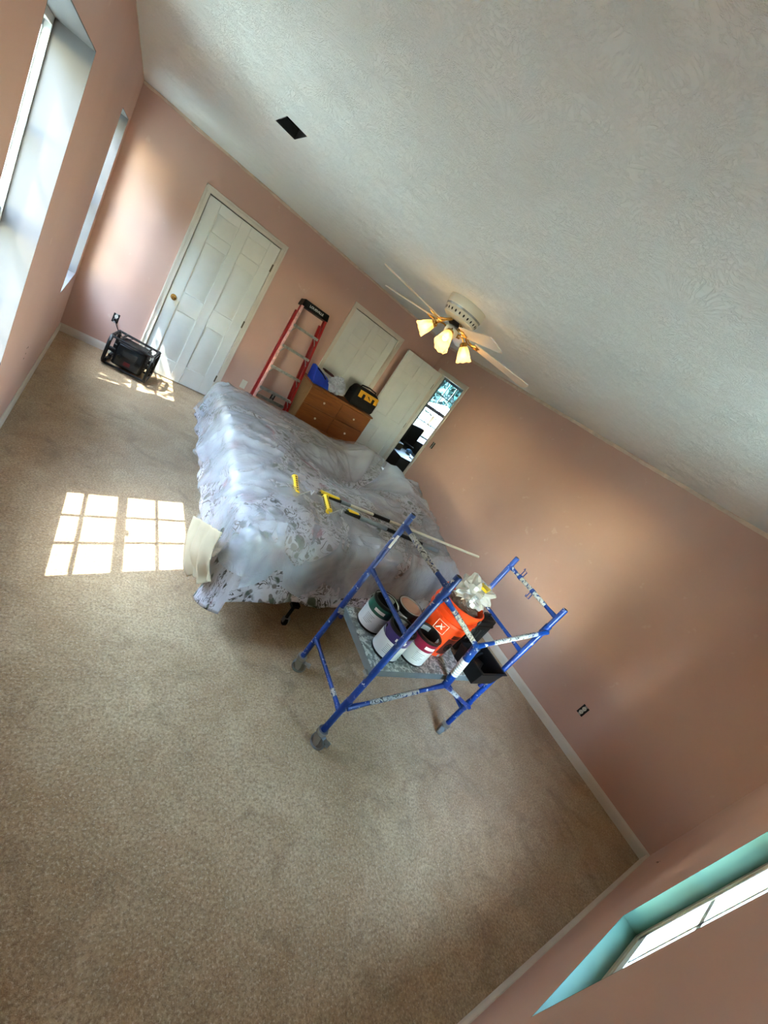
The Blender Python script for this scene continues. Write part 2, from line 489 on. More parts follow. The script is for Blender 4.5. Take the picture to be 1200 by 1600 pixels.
def empty(name, loc, rz=0.0, label=None, cat=None, group=None, kind=None, rot=None):
    o = bpy.data.objects.new(name, None); COL.objects.link(o); o.empty_display_size = 0.1
    o.location = loc; o.rotation_euler = rot if rot else (0, 0, rz)
    return tag(o, label, cat, group, kind)


def tag(o, label=None, cat=None, group=None, kind=None):
    if label: o['label'] = label
    if cat: o['category'] = cat
    if group: o['group'] = group
    if kind: o['kind'] = kind
    return o


def copy_tree(o, parent=None):
    c = o.copy(); COL.objects.link(c)
    if parent is not None: c.parent = parent
    for ch in list(o.children): copy_tree(ch, c)
    return c


def text(body, size, mat, parent, mx, name='lettering', depth=0.0004):
    cu = bpy.data.curves.new(name, 'FONT'); cu.body = body; cu.size = size; cu.align_x = 'CENTER'; cu.align_y = 'CENTER'
    cu.extrude = depth; cu.resolution_u = 2
    t = bpy.data.objects.new('tmp', cu); COL.objects.link(t)
    bpy.context.view_layer.update()
    me = bpy.data.meshes.new_from_object(t.evaluated_get(bpy.context.evaluated_depsgraph_get()))
    bpy.data.objects.remove(t); bpy.data.curves.remove(cu)
    me.transform(mx); me.name = name
    o = bpy.data.objects.new(name, me); COL.objects.link(o); o.parent = parent
    me.materials.clear(); me.materials.append(M[mat]); return o


# ================================================================ SHELL
def wall(name, cells, mat='wall', mx=None):
    b = MB()
    for a, c in cells: b.box(a, c)
    o = b.build(name, mat, smooth=False); tag(o, kind='structure'); return o


def openings(u0, u1, z0, z1, holes):
    """rectangles covering the wall minus holes (u-range, z-range)"""
    us = sorted({u0, u1, *[h for q in holes for h in q[:2]]}); zs = sorted({z0, z1, *[h for q in holes for h in q[2:]]})
    out = []
    for i in range(len(us) - 1):
        for j in range(len(zs) - 1):
            cu, cz = (us[i] + us[i + 1]) / 2, (zs[j] + zs[j + 1]) / 2
            if not any(q[0] < cu < q[1] and q[2] < cz < q[3] for q in holes):
                out.append((us[i], us[i + 1], zs[j], zs[j + 1]))
    return out


TH = 0.18
WZ0, WZ1 = 0.675, 2.097
WIN1 = (1.865, 2.765); WIN2 = (4.66, 5.572); WIN3 = (1.685, 2.455)
wall('wall_left', [((-TH, a, c), (0, b, d)) for a, b, c, d in openings(-TH, D + TH, 0, H, [(*WIN1, WZ0, WZ1), (*WIN2, WZ0, WZ1)])])
wall('wall_near', [((a, -TH, c), (b, 0, d)) for a, b, c, d in openings(0, W + 0.116, 0, H, [(*WIN3, WZ0, WZ1)])])
D1, D1W, D2, D2W, DT = 0.766, 0.832, 2.760, 0.818, 2.045
DW0, DW1 = 4.885, 5.590
wall('wall_far', [((a, D, c), (b, D + 0.115, d)) for a, b, c, d in openings(0, W, 0, H, [(D1 - 0.005, D1 + D1W + 0.005, 0, DT), (D2 - 0.005, D2 + D2W + 0.005, 0, DT)])])
wall('wall_right', [((W, a, c), (W + 0.116, b, d)) for a, b, c, d in openings(0, 7.4, 0, H, [(DW0, DW1, 0, DT)])])
fl = MB().box((-TH, -TH, -0.12), (8.6, 7.6, 0)).build('floor', 'carpet', smooth=False); tag(fl, kind='structure')

VX0, VX1, VY0, VY1 = 0.668, 0.785, 2.878, 3.144      # hole of the missing ceiling register
cl = MB()
for a, b, c, d in openings(-TH, 8.6, -TH, 7.6, [(VX0, VX1, VY0, VY1)]):
    cl.box((a, c, H), (b, d, H + 0.05))
tag(cl.build('ceiling', 'ceiling', smooth=False), kind='structure')

# backing of the closets behind the two closed doors
tag(MB().box((0, D + 0.116, 0), (W, D + 0.16, H)).build('wall_closet', 'studywall', smooth=False), kind='structure')
# study beyond the doorway
SW = [(5.045, 5.94), (5.975, 6.87)]
wall('wall_study_far', [((a, 7.4, c), (b, 7.56, d)) for a, b, c, d in openings(W, 8.6, 0, H, [(*SW[0], WZ0, WZ1), (*SW[1], WZ0, WZ1)])], 'studywall')
wall('wall_study_right', [((8.44, 3.0, 0), (8.6, 7.4, H))], 'studywall')
wall('wall_study_near', [((W + 0.116, 2.9, 0), (8.6, 3.0, H))], 'studywall')
# unseen roof with eaves, near overhang sized to keep sun off the near window
rf = MB().box((-0.40, -0.52, H + 0.12), (8.9, 8.0, H + 0.20))
rf.add([(-0.4, -0.52, H + .2), (8.9, -0.52, H + .2), (8.9, 8.0, H + .2), (-0.4, 8.0, H + .2), (1.5, 3.6, 4.6), (7.0, 3.6, 4.6)],
       [(0, 1, 5, 4), (1, 2, 5), (2, 3, 4, 5), (3, 0, 4)])
tag(rf.build('roof', 'roof', smooth=False), kind='structure')


# ---- trims
def baseboard(name, p0, p1, inward):
    """profile swept from p0 to p1; inward = unit vector into the room"""
    p0 = Vector((*p0, 0)); p1 = Vector((*p1, 0)); n = Vector((*inward, 0))
    prof = [(0, 0), (0.014, 0), (0.014, 0.062), (0.011, 0.072), (0.006, 0.078), (0.0045, 0.086), (0, 0.086)]
    vs = [p0 + n * a + Vector((0, 0, z)) for a, z in prof] + [p1 + n * a + Vector((0, 0, z)) for a, z in prof]
    k = len(prof); fs = [(i, (i + 1) % k, k + (i + 1) % k, k + i) for i in range(k)] + [tuple(range(k)), tuple(range(2 * k - 1, k - 1, -1))]
    o = MB().add(vs, fs).build(name, 'trim'); tag(o, kind='structure'); return o


CAS = 0.057
baseboard('baseboard_left', (0, 0), (0, D), (1, 0))
baseboard('baseboard_near', (0, 0), (W, 0), (0, 1))
baseboard('baseboard_right', (W, 0), (W, DW0 - CAS), (-1, 0))
baseboard('baseboard_far', (0, D), (D1 - CAS - .008, D), (0, -1))
baseboard('baseboard_far_middle', (D1 + D1W + CAS + .008, D), (D2 - CAS - .008, D), (0, -1))
baseboard('baseboard_far_right', (D2 + D2W + CAS + .008, D), (W, D), (0, -1))


def strip(name, f, L, w0=0.03, seed=0, thick=0.0025, n=160):
    """ragged band of joint compound: f(s, h) -> wall point, h measured down from ceiling; returns mesh"""
    b = MB(); vs = []
    for i in range(n + 1):
        s = L * i / n
        nz = MN.noise(Vector((s * 3.1, seed, 0))) * 0.010 + MN.noise(Vector((s * 14, seed, 3))) * 0.005
        top = 0.0 + 0.006 * (MN.noise(Vector((s * 2, seed + 7, 0))) > 0.28)
        for t, h in ((0, top), (thick, top + .002), (thick, w0 + nz - .002), (0, w0 + nz)):
            vs.append(f(s, h, t))
    fs = [(i * 4 + k, i * 4 + k + 1, i * 4 + k + 5, i * 4 + k + 4) for i in range(n) for k in range(3)]
    b.add(vs, fs); o = b.build(name, 'plaster'); tag(o, kind='structure'); return o


strip('trim_1', lambda s, h, t: (W - t, s, H - h), D, 0.034, 1)
strip('trim_2', lambda s, h, t: (s, D - t, H - h), W, 0.026, 2)
strip('trim_3', lambda s, h, t: (t, s, H - h), D, 0.006, 3)


# ---- doors
def casing(root, x0, x1, zt, y):
    """casing around an opening on a plane facing -y (local)"""
    for nm, a, b in (('casing', (x0 - CAS, 0), (x0, zt)), ('casing', (x1, 0), (x1 + CAS, zt)), ('casing', (x0 - CAS, zt), (x1 + CAS, zt + CAS))):
        vert = a[1] == 0 and b[1] == zt
        m = MB()
        m.box((a[0], y - 0.011, a[1]), (b[0], y, b[1]))
        if vert:
            e = a[0] if a[0] < x0 else b[0]
            s = 1 if a[0] < x0 else -1
            m.box((e, y - 0.017, a[1]), (e + s * 0.016, y - 0.011, b[1] + (CAS if True else 0)))
            m.box((e + s * 0.024, y - 0.0135, a[1]), (e + s * 0.030, y - 0.011, b[1]))
        else:
            m.box((a[0], y - 0.017, b[1] - 0.016), (b[0], y - 0.011, b[1]))
            m.box((x0, y - 0.0135, b[1] - 0.030), (x1, y - 0.011, b[1] - 0.024))
        m.build(nm, 'trim', root, bevel=0.0015, seg=1)


def leaf(root, w, two_sided=False, h=2.03, x0=0.0, y0=0.0):
    """six panel leaf, faces -y, x from x0"""
    b = MB(); T = 0.034; k = w / 0.832
    b.box((x0, y0 + 0.012, 0.012), (x0 + w, y0 + T - 0.012, h))
    cols = [(0.123 * k, 0.362 * k), (0.470 * k, 0.709 * k)]
    rows = [(0.24, 0.815), (1.03, 1.615), (1.735, 1.93)]
    zs = [0.012, 0.24, 0.815, 1.03, 1.615, 1.735, 1.93, h]
    for ya, yb in ((y0, y0 + 0.012), (y0 + T - 0.012, y0 + T)):
        for u0, u1 in ((0, cols[0][0]), (cols[0][1], cols[1][0]), (cols[1][1], w)):
            b.box((x0 + u0, ya, 0.012), (x0 + u1, yb, h))
        for c0, c1 in cols:
            for z0, z1 in ((zs[0], zs[1]), (zs[2], zs[3]), (zs[4], zs[5]), (zs[6], zs[7])):
                b.box((x0 + c0, ya, z0), (x0 + c1, yb, z1))
    lf = b.build('leaf', 'door', root, bevel=0.002, seg=1)
    for c0, c1 in cols:
        for z0, z1 in rows:
            p = MB().frustum((x0 + c0 + .010, y0 + 0.004, z0 + .010), (x0 + c1 - .010, y0 + 0.0125, z1 - .010), 0.028)
            if two_sided:
                p.box((x0 + c0 + .03, y0 + T - 0.0125, z0 + .03), (x0 + c1 - .03, y0 + T - 0.002, z1 - .03))
            p.build('panel', 'door', lf)
    return lf


def knob(root, x, y, z, d=-1, mat='brass'):
    mx = Matrix.Translation((x, y, z)) @ Matrix.Rotation(pi / 2 * (1 if d < 0 else -1), 4, 'X')
    MB().lathe([(0.031, 0), (0.031, 0.004), (0.026, 0.007), (0.011, 0.009), (0.010, 0.026), (0.018, 0.032), (0.026, 0.040), (0.028, 0.050), (0.024, 0.059), (0.013, 0.064), (0.0, 0.065)], 24, mx).build('knob', mat, root)


def hinges(root, x, y):
    for z in (0.28, 1.06, 1.80):
        b = MB().tube([(x, y, z - .045), (x, y, z + .045)], 0.006, 8)
        b.box((x - .012, y, z - .045), (x + .012, y + .003, z + .045)); b.build('hinge', 'hinge', root)


def jamb(root, x0, x1, zt, y0, y1):
    b = MB(); b.box((x0 - .005, y0, 0), (x0 - .001, y1, zt)); b.box((x1 + .001, y0, 0), (x1 + .005, y1, zt)); b.box((x0 - .005, y0, zt - .004), (x1 + .005, y1, zt))
    b.build('jamb', 'trim', root)


d1 = empty('door_1', (0, D, 0), kind='structure')
leaf(d1, D1W - .006, x0=D1 + .003, y0=0.006); casing(d1, D1 - .005, D1 + D1W + .005, DT, 0); jamb(d1, D1, D1 + D1W, DT, 0, .11)
knob(d1, D1 + .062, .006, .925); hinges(d1, D1 + D1W + .001, .001)
d2 = empty('door_2', (0, D, 0), kind='structure')
leaf(d2, D2W - .006, x0=D2 + .003, y0=0.02); casing(d2, D2 - .005, D2 + D2W + .005, DT, 0); jamb(d2, D2, D2 + D2W, DT, 0, .11)
knob(d2, D2 + .062, .02, .925)
# doorway in the right wall with its open leaf (local x runs along -y so that local -y is the bedroom side)
d3 = empty('door_3', (W, 0, 0), kind='structure')
for nm, a, b in (('casing', (DW0 - CAS, 0), (DW0, DT)), ('casing', (DW1, 0), (DW1 + CAS, DT)), ('casing', (DW0 - CAS, DT), (DW1 + CAS, DT + CAS))):
    m = MB().box((-0.011, a[0], a[1]), (0, b[0], b[1]))
    if a[1] == 0:
        e = a[0] if a[0] < DW0 else b[0]; s = 1 if a[0] < DW0 else -1
        m.box((-0.017, e, 0), (-0.011, e + s * .016, DT + CAS))
    else:
        m.box((-0.017, a[0], b[1] - .016), (-0.011, b[0], b[1]))
    m.build(nm, 'trim', d3, bevel=0.0015, seg=1)
m = MB().box((0, DW0, 0), (.116, DW0 + .012, DT)); m.box((0, DW1 - .012, 0), (.116, DW1, DT)); m.box((0, DW0, DT - .012), (.116, DW1, DT))
m.box((.05, DW0 + .012, 0), (.062, DW0 + .024, DT)); m.box((.05, DW1 - .024, 0), (.062, DW1 - .012, DT)); m.build('jamb', 'trim', d3)
lf3 = leaf(d3, 0.715, True, x0=-0.735, y0=5.535)
hinges(d3, -0.018, 5.545)


# ---- windows
def window(name, origin, ux, wx, u0, u1, reveal_mat, cols=3, near_stile=0.085, far_stile=0.03, track=None, dep=0.125, sash='vinyl'):
    """ux = unit vector along the wall, wx = unit vector outwards; origin on the inner wall plane"""
    root = empty(name, origin, kind='structure')
    ux = Vector((*ux, 0)); wx = Vector((*wx, 0)); mx = Matrix((
        (ux.x, wx.x, 0, 0), (ux.y, wx.y, 0, 0), (0, 0, 1, 0), (0, 0, 0, 1)))
    # local: x along wall, y outward, z up
    e = 0.004
    b = MB()
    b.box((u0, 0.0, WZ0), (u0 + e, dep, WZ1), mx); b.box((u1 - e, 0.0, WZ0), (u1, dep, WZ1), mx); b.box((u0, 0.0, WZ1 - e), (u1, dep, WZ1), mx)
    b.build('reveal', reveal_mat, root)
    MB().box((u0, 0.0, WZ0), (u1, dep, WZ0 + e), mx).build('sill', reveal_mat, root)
    f = MB(); fo = dep
    f.box((u0, fo, WZ0), (u0 + near_stile * .6, fo + .05, WZ1), mx); f.box((u1 - far_stile * .6, fo, WZ0), (u1, fo + .05, WZ1), mx)
    f.box((u0, fo, WZ0), (u1, fo + .05, WZ0 + .03), mx); f.box((u0, fo, WZ1 - .03), (u1, fo + .05, WZ1), mx)
    f.build('frame', track or 'vinyl', root)
    g0, g1 = u0 + near_stile * .6, u1 - far_stile * .6
    mid = 1.385
    for nm, za, zb, yo, br, tr in (('lower_sash', WZ0 + .03, mid + .022, fo + .006, .045, .062), ('upper_sash', mid - .022, WZ1 - .03, fo + .022, .062, .022)):
        s = MB(); st0 = near_stile * .4; st1 = far_stile * .4
        s.box((g0, yo, za), (g0 + st0, yo + .016, zb), mx); s.box((g1 - st1, yo, za), (g1, yo + .016, zb), mx)
        s.box((g0, yo, za), (g1, yo + .016, za + br), mx); s.box((g0, yo, zb - tr), (g1, yo + .016, zb), mx)
        so_ = s.build(nm, sash, root)
        a0, a1, b0, b1 = g0 + st0, g1 - st1, za + br, zb - tr
        for k in range(1, cols):
            u = a0 + (a1 - a0) * k / cols
            MB().box((u - .011, yo + .003, b0), (u + .011, yo + .013, b1), mx).build('muntin', sash, so_)
        zc = (b0 + b1) / 2
        MB().box((a0, yo + .003, zc - .011), (a1, yo + .013, zc + .011), mx).build('muntin', sash, so_)
        for k in range(cols):
            for j in range(2):
                MB().box((a0 + (a1 - a0) * k / cols, yo + .007, b0 + (b1 - b0) * j / 2), (a0 + (a1 - a0) * (k + 1) / cols, yo + .009, b0 + (b1 - b0) * (j + 1) / 2), mx).build('pane', 'glass', so_)
    # sash lock
    MB().box(((u0 + u1) / 2 - .03, fo - .008, mid + .022), ((u0 + u1) / 2 + .03, fo + .012, mid + .032), mx).build('latch', 'vinyl', root)
    return root


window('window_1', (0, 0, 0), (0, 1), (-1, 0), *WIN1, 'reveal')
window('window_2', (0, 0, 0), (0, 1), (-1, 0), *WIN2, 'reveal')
window('window_3', (0, 0, 0), (1, 0), (0, -1), *WIN3, 'leaflit', track='track', near_stile=.06, far_stile=.06, dep=.06)
window('window_4', (0, 7.4, 0), (1, 0), (0, 1), *SW[0], 'studywall', near_stile=.10, far_stile=.10, track='backlitsash', sash='backlitsash')
window('window_5', (0, 7.4, 0), (1, 0), (0, 1), *SW[1], 'studywall', near_stile=.10, far_stile=.10, track='backlitsash', sash='backlitsash')

# ---- register hole in the ceiling
vr = empty('ceiling_duct', ((VX0 + VX1) / 2, (VY0 + VY1) / 2, H), label='open rectangular duct hole cut in the textured ceiling, its grille missing', cat='vent')
m = MB(); a, b = (VX1 - VX0) / 2, (VY1 - VY0) / 2
m.box((-a - .004, -b - .004, 0.002), (-a, b + .004, .25)); m.box((a, -b - .004, 0.002), (a + .004, b + .004, .25))
m.box((-a, -b - .004, 0.002), (a, -b, .25)); m.box((-a, b, 0.002), (a, b + .004, .25)); m.box((-a, -b, .246), (a, b, .25))
m.build('duct', 'hole', vr)
MB().box((-a + .001, -b + .002, 0.004), (-a + .006, b * .3, .012)).build('flange', 'steel', vr)


# ---- outlets without their cover plates
def outlet(loc, normal, label, kind='duplex'):
    n = Vector((*normal, 0)); t = Vector((-n.y, n.x, 0))
    mx = Matrix(((t.x, n.x, 0, 0), (t.y, n.y, 0, 0), (0, 0, 1, 0), (0, 0, 0, 1)))
    r = empty('wall_outlet', loc, label=label, cat='outlet')
    if kind == 'plate':
        MB().box((-.036, 0, -.058), (.036, .006, .058), mx).build('cover_plate', 'ivory', r, bevel=.002)
        for z in (-.03, .03):
            MB().tube([mx @ Vector((0, .006, z)), mx @ Vector((0, .0075, z))], .003, 8).build('screw', 'chrome', r)
        return r
    m = MB().box((-.030, .0005, -.051), (.030, .002, .051), mx)
    m.build('box', 'hole', r)
    MB().box((-.012, .002, -.052), (.012, .0045, .052), mx).build('yoke', 'steel', r)
    if kind == 'duplex':
        for z in (-.02, .02):
            rc = MB().lathe([(.0, 0), (.0165, 0), (.0165, .008), (.0155, .010), (0, .010)], 16, mx @ Matrix.Translation((0, .003, z)) @ Matrix.Rotation(-pi / 2, 4, 'X')).build('receptacle', 'ivory', r)
            for x in (-.006, .006):
                MB().box((x - .0012, .0132, z - .001), (x + .0012, .0138, z + .007), mx).build('slot', 'hole', rc)
    elif kind == 'switch':
        MB().box((-.005, .004, -.012), (.005, .014, .010), mx).build('toggle', 'black', r)
    elif kind == 'wires':
        for s in (-1, 1):
            MB().tube([mx @ Vector((s * .01, .003, -.02)), mx @ Vector((s * .012, .02, 0)), mx @ Vector((s * .004, .01, .03))], .002, 6).build('wire', 'black', r)
    return r


outlet((W, 0.975, .39), (-1, 0), 'uncovered ivory duplex outlet low on the bare pink right wall beyond the scaffold')
outlet((W, 4.717, 1.142), (-1, 0), 'uncovered dark switch box on the pink wall beside the open doorway', 'wires')
o_rad = outlet((0.42, D, .401), (0, -1), 'uncovered outlet with a black cord plugged in, on the far wall above the jobsite radio')
outlet((2.359, D, .391), (0, -1), 'uncovered dark switch box on the far wall between the ladder rails', 'switch')
outlet((1.932, D, .385), (0, -1), 'white blank cover plate low on the far wall left of the red ladder', 'plate')


def patch(name, loc, normal, label, spots):
    n = Vector((*normal, 0)); t = Vector((-n.y, n.x, 0)); r = empty(name, loc, label=label, cat='wall damage')
    for x, z, s in spots:
        mx = Matrix(((t.x, n.x, 0, t.x * x), (t.y, n.y, 0, t.y * x), (0, 0, 1, z), (0, 0, 0, 1)))
        MB().lathe([(0, .0002), (s, .0002), (s * .8, .0012), (0, .0012)], 9, mx @ Matrix.Rotation(-pi / 2, 4, 'X') @ Matrix.Scale(1.6, 4, (1, 0, 0))).build('gouge', 'hole', r)


patch('wall_scar', (3.62, 0, .44), (0, 1), 'small dark screw holes in the near wall beside the corner', [(-.02, -.02, .006), (.01, .0, .004), (.04, .01, .007), (.05, .03, .003)])
patch('wall_scar', (0, 3.64, .48), (1, 0), 'scraped screw holes low on the left wall between the two windows', [(-.02, -.03, .005), (.0, .0, .005), (.02, .04, .006), (-.03, .05, .004)])

# ================================================================ CEILING FAN
FX, FY, BZ = 2.19, 2.90, 2.25
fan = empty('ceiling_fan', (FX, FY, H), label='cream ceiling fan with five blades and four lit amber tulip lamps', cat='ceiling fan')
MB().lathe([(0.150, 0.0), (0.152, -0.004), (0.150, -.055), (0.146, -.062), (0.140, -.064), (0.142, -.075), (.128, -.120), (.10, -.138), (.07, -.142), (0, -.142)], 48).build('motor_housing', 'fanwhite', fan)
MB().lathe([(.1465, -.058), (.1475, -.0585), (.1435, -.0725), (.1425, -.073)], 48, cap=False).build('trim_band', 'steel', fan)
for k in range(24):
    a = 2 * pi * k / 24
    mx = Matrix.Rotation(a, 4, 'Z') @ Matrix.Translation((.1355, 0, -.098)) @ Matrix.Rotation(RAD(108), 4, 'Y')
    MB().lathe([(0, .0), (.0105, .0), (.0095, .0015), (0, .0015)], 10, mx @ Matrix.Scale(.62, 4, (0, 1, 0))).build('slot', 'hole', fan)
MB().lathe([(.055, -.142), (.058, -.150), (.058, -.165), (.05, -.172), (0, -.172)], 32).build('flywheel', 'hole', fan)
MB().lathe([(.03, -.172), (.040, -.175), (.052, -.186), (.055, -.215), (.052, -.235), (.038, -.252), (.018, -.262), (0, -.264)], 32).build('light_kit', 'fanwhite', fan)
hub = MB().tube([(.056, 0, -.21), (.0575, 0, -.21)], .006, 10, mx=Matrix.Rotation(RAD(-130), 4, 'Z')).build('reverse_switch', 'hole', fan)
zb = BZ - H
for k in range(5):
    a = RAD(41 + 72 * k); R = Matrix.Rotation(a, 4, 'Z') @ Matrix.Translation((0, 0, zb)) @ Matrix.Rotation(RAD(-11), 4, 'X')
    n = 12; out = []
    for i in range(n + 1):
        t = i / n; x = .20 + .50 * t; w = .052 + .016 * t
        out.append((x, w))
    tip = [(.70 + .022 * sin(q), .068 * cos(q)) for q in np.linspace(.35, pi - .35, 7)]
    pts = [(x, w) for x, w in out[:-1]] + tip + [(x, -w) for x, w in reversed(out[:-1])]
    m = len(pts); vs = [(x, y, .003) for x, y in pts] + [(x, y, -.003) for x, y in pts]
    fs = [tuple(range(m)), tuple(range(2 * m - 1, m - 1, -1))] + [(i, (i + 1) % m, m + (i + 1) % m, m + i) for i in range(m)]
    bl = MB().add(vs, fs, R).build('blade', 'blade', fan)
    ir = MB()
    for s in (-1, 1):
        ir.tube([R @ Vector((.065, s * .008, .045)), R @ Vector((.11, s * .012, .015)), R @ Vector((.155, s * .026, -.010)), R @ Vector((.185, s * .014, -.012)), R @ Vector((.215, s * .032, -.009)), R @ Vector((.25, s * .02, -.007))], [.007, .006, .0055, .006, .0065, .004], 8)
    ir.lathe([(0, 0), (.03, 0), (.03, .005), (0, .005)], 14, R @ Matrix.Translation((.215, 0, -.010)))
    ir.build('blade_iron', 'brass', bl)
for k in range(4):
    a = RAD(52 + 90 * k); R = Matrix.Rotation(a, 4, 'Z')
    arm = MB().tube([R @ Vector(p) for p in ((.045, 0, -.205), (.075, 0, -.198), (.105, 0, -.205), (.122, 0, -.222))], .006, 8).build('lamp_arm', 'brass', fan)
    S = R @ Matrix.Translation((.125, 0, -.222)) @ Matrix.Rotation(RAD(-38), 4, 'Y') @ Matrix.Rotation(pi, 4, 'X')
    MB().lathe([(0, -.004), (.018, -.002), (.026, .006), (.030, .012), (.026, .018), (.031, .024), (.028, .030)], 20, S, cap=False).build('socket_cup', 'brass', arm)
    prof = [(.027, .022), (.034, .040), (.041, .062), (.046, .085), (.050, .110), (.056, .130), (.059, .138)]
    sh = MB()
    nn = 40; vs = []; fs = []
    for j, (r, z) in enumerate(prof):
        for i in range(nn):
            q = 2 * pi * i / nn; rr = r * (1 + .014 * cos(8 * q) * (j / 6) ** 2); vs.append((rr * cos(q), rr * sin(q), z + .003 * cos(8 * q) * (j / 6) ** 3))
    fs = [(j * nn + i, j * nn + (i + 1) % nn, (j + 1) * nn + (i + 1) % nn, (j + 1) * nn + i) for j in range(len(prof) - 1) for i in range(nn)]
    shade = sh.add(vs, fs, S).build('shade', 'shade', fan)
    MB().lathe([(0, .03), (.010, .034), (.012, .05), (.020, .068), (.022, .082), (.016, .096), (0, .102)], 18, S).build('bulb', 'bulb', shade)
    ld = bpy.data.lights.new('bulb_light', 'POINT'); ld.energy = 0.09; ld.color = (1, .68, .34); ld.shadow_soft_size = .03
    lo = bpy.data.objects.new('bulb_light', ld); COL.objects.link(lo); lo.parent = fan; lo.location = (S @ Vector((0, 0, .118)))
MB().tube([(.03, -.03, -.25), (.032, -.032, -.34)], .0012, 5).lathe([(0, -.34), (.006, -.342), (.008, -.352), (.006, -.366), (0, -.368)], 10, Matrix.Translation((.032, -.032, 0))).build('pull_chain', 'knob', fan)

# ================================================================ LADDER
lad = empty('step_ladder', (2.22, 5.42, 0), label='red fibreglass stepladder with black cap leaning folded on the far wall', cat='ladder')
# local frame: climb parameter s 0..1.78 along the tilted rails
tilt = math.atan2(.30, 1.72)
LM = Matrix.Translation((0, -.10, 0)) @ Matrix.Rotation(-tilt, 4, 'X')


def half(s): return .262 - .052 * s          # half width at height s


for sd_ in (-1, 1):
    x0, x1 = half(0) * sd_, half(1.70) * sd_
    def rail(yo, w, dy, mat, name, par, s1=1.70, s0=0.0):
        vs = []
        for s in (s0, s1):
            c = half(s) * sd_
            for a, b in ((-w, -dy), (w, -dy), (w, dy), (-w, dy)): vs.append((c + a, yo + b, s))
        return MB().add(vs, [(0, 1, 2, 3), (7, 6, 5, 4), (0, 4, 5, 1), (1, 5, 6, 2), (2, 6, 7, 3), (3, 7, 4, 0)], LM).build(name, mat, par, bevel=.002)
    fr = rail(0, .004, .038, 'red', 'rail', lad)
    rail(-.036, .016, .004, 'redw' if sd_ < 0 else 'red', 'rail_flange', fr)
    rail(.036, .014, .004, 'red', 'rail_flange', fr)
    rail(.105, .012, .016, 'red', 'rear_rail', lad, 1.62)
    MB().box((half(0) * sd_ - .03, -.05, 0), (half(0) * sd_ + .03, .05, .05), LM).build('foot', 'black', lad, bevel=.004)
for i, s in enumerate((.27, .58, .88, 1.17, 1.45)):
    h = half(s) - .004
    st = MB().box((-h, -.045, s - .004), (h, .040, s + .004), LM)
    st.box((-h, -.049, s - .028), (h, -.045, s + .004), LM); st.box((-h, .040, s - .02), (h, .043, s + .004), LM)
    for q in range(5): st.box((-h, -.036 + q * .016, s + .004), (h, -.030 + q * .016, s + .006), LM)
    so2 = st.build('step', 'steel', lad)
    for e in (-1, 1):
        MB().tube([LM @ Vector((e * (h - .05), -.04, s - .02)), LM @ Vector((e * (h + .0), -.035, s - .10))], .006, 6).build('brace', 'steel', so2)
for s in (.45,):
    MB().box((-half(s), .095, s - .02), (half(s), .115, s + .02), LM).build('rear_bar', 'steel', lad)
cap = MB(); hw = .192
cap.add([(-hw, -.055, 1.690), (hw, -.055, 1.690), (hw, .125, 1.690), (-hw, .125, 1.690), (-hw + .012, -.045, 1.775), (hw - .012, -.045, 1.775), (hw - .012, .115, 1.775), (-hw + .012, .115, 1.775)],
        [(0, 1, 2, 3), (7, 6, 5, 4), (0, 4, 5, 1), (1, 5, 6, 2), (2, 6, 7, 3), (3, 7, 4, 0)], LM)
cp = cap.build('top_cap', 'black', lad, bevel=.008)
text('LOUISVILLE', .040, 'white', lad, LM @ Matrix.Translation((0.0, -.0535, 1.730)) @ Matrix.Rotation(RAD(90 - 6.7), 4, 'X'), 'cap_lettering')

# ================================================================ DRESSER
DX0, DX1, DYF, DYB, DZ = 2.505, 3.565, 5.215, 5.655, 0.965
dr = empty('dresser', ((DX0 + DX1) / 2, (DYF + DYB) / 2, 0), label='low golden oak dresser with two columns of drawers and cream knobs', cat='dresser')
w2, d2_ = (DX1 - DX0) / 2, (DYB - DYF) / 2
MB().box((-w2 + .012, -d2_ + .012, .06), (-w2 + .030, d2_, DZ - .025)).build('side_panel', 'oakside', dr, bevel=.002)
MB().box((w2 - .030, -d2_ + .012, .06), (w2 - .012, d2_, DZ - .025)).build('side_panel', 'oakside', dr, bevel=.002)
MB().box((-w2, -d2_ - .008, DZ - .025), (w2, d2_ + .004, DZ)).build('top', 'oak', dr, bevel=.004)
MB().box((-w2 + .03, -d2_ + .016, .06), (w2 - .03, d2_ - .01, DZ - .03)).build('carcass', 'oak', dr)
MB().box((-w2 + .012, -d2_ + .016, 0), (w2 - .012, -d2_ + .04, .07)).box((-w2 + .012, d2_ - .04, 0), (w2 - .012, d2_ - .01, .06)).build('plinth', 'oak', dr)
rows = [(.700, .930), (.450, .692), (.198, .442), (.075, .190)]
for z0, z1 in rows[:5]:
    for s in (-1, 1):
        xa, xb = (-w2 + .018, -.006) if s < 0 else (.006, w2 - .018)
        dw = MB().box((xa, -d2_ - .004, z0), (xb, -d2_ + .016, z1)).build('drawer', 'oak', dr, bevel=.004)
        MB().lathe([(.006, 0), (.006, .012), (.013, .018), (.016, .025), (.012, .032), (0, .034)], 14,
                   Matrix.Translation(((xa + xb) / 2, -d2_ - .004, (z0 + z1) / 2)) @ Matrix.Rotation(pi / 2, 4, 'X')).build('knob', 'knob', dw)


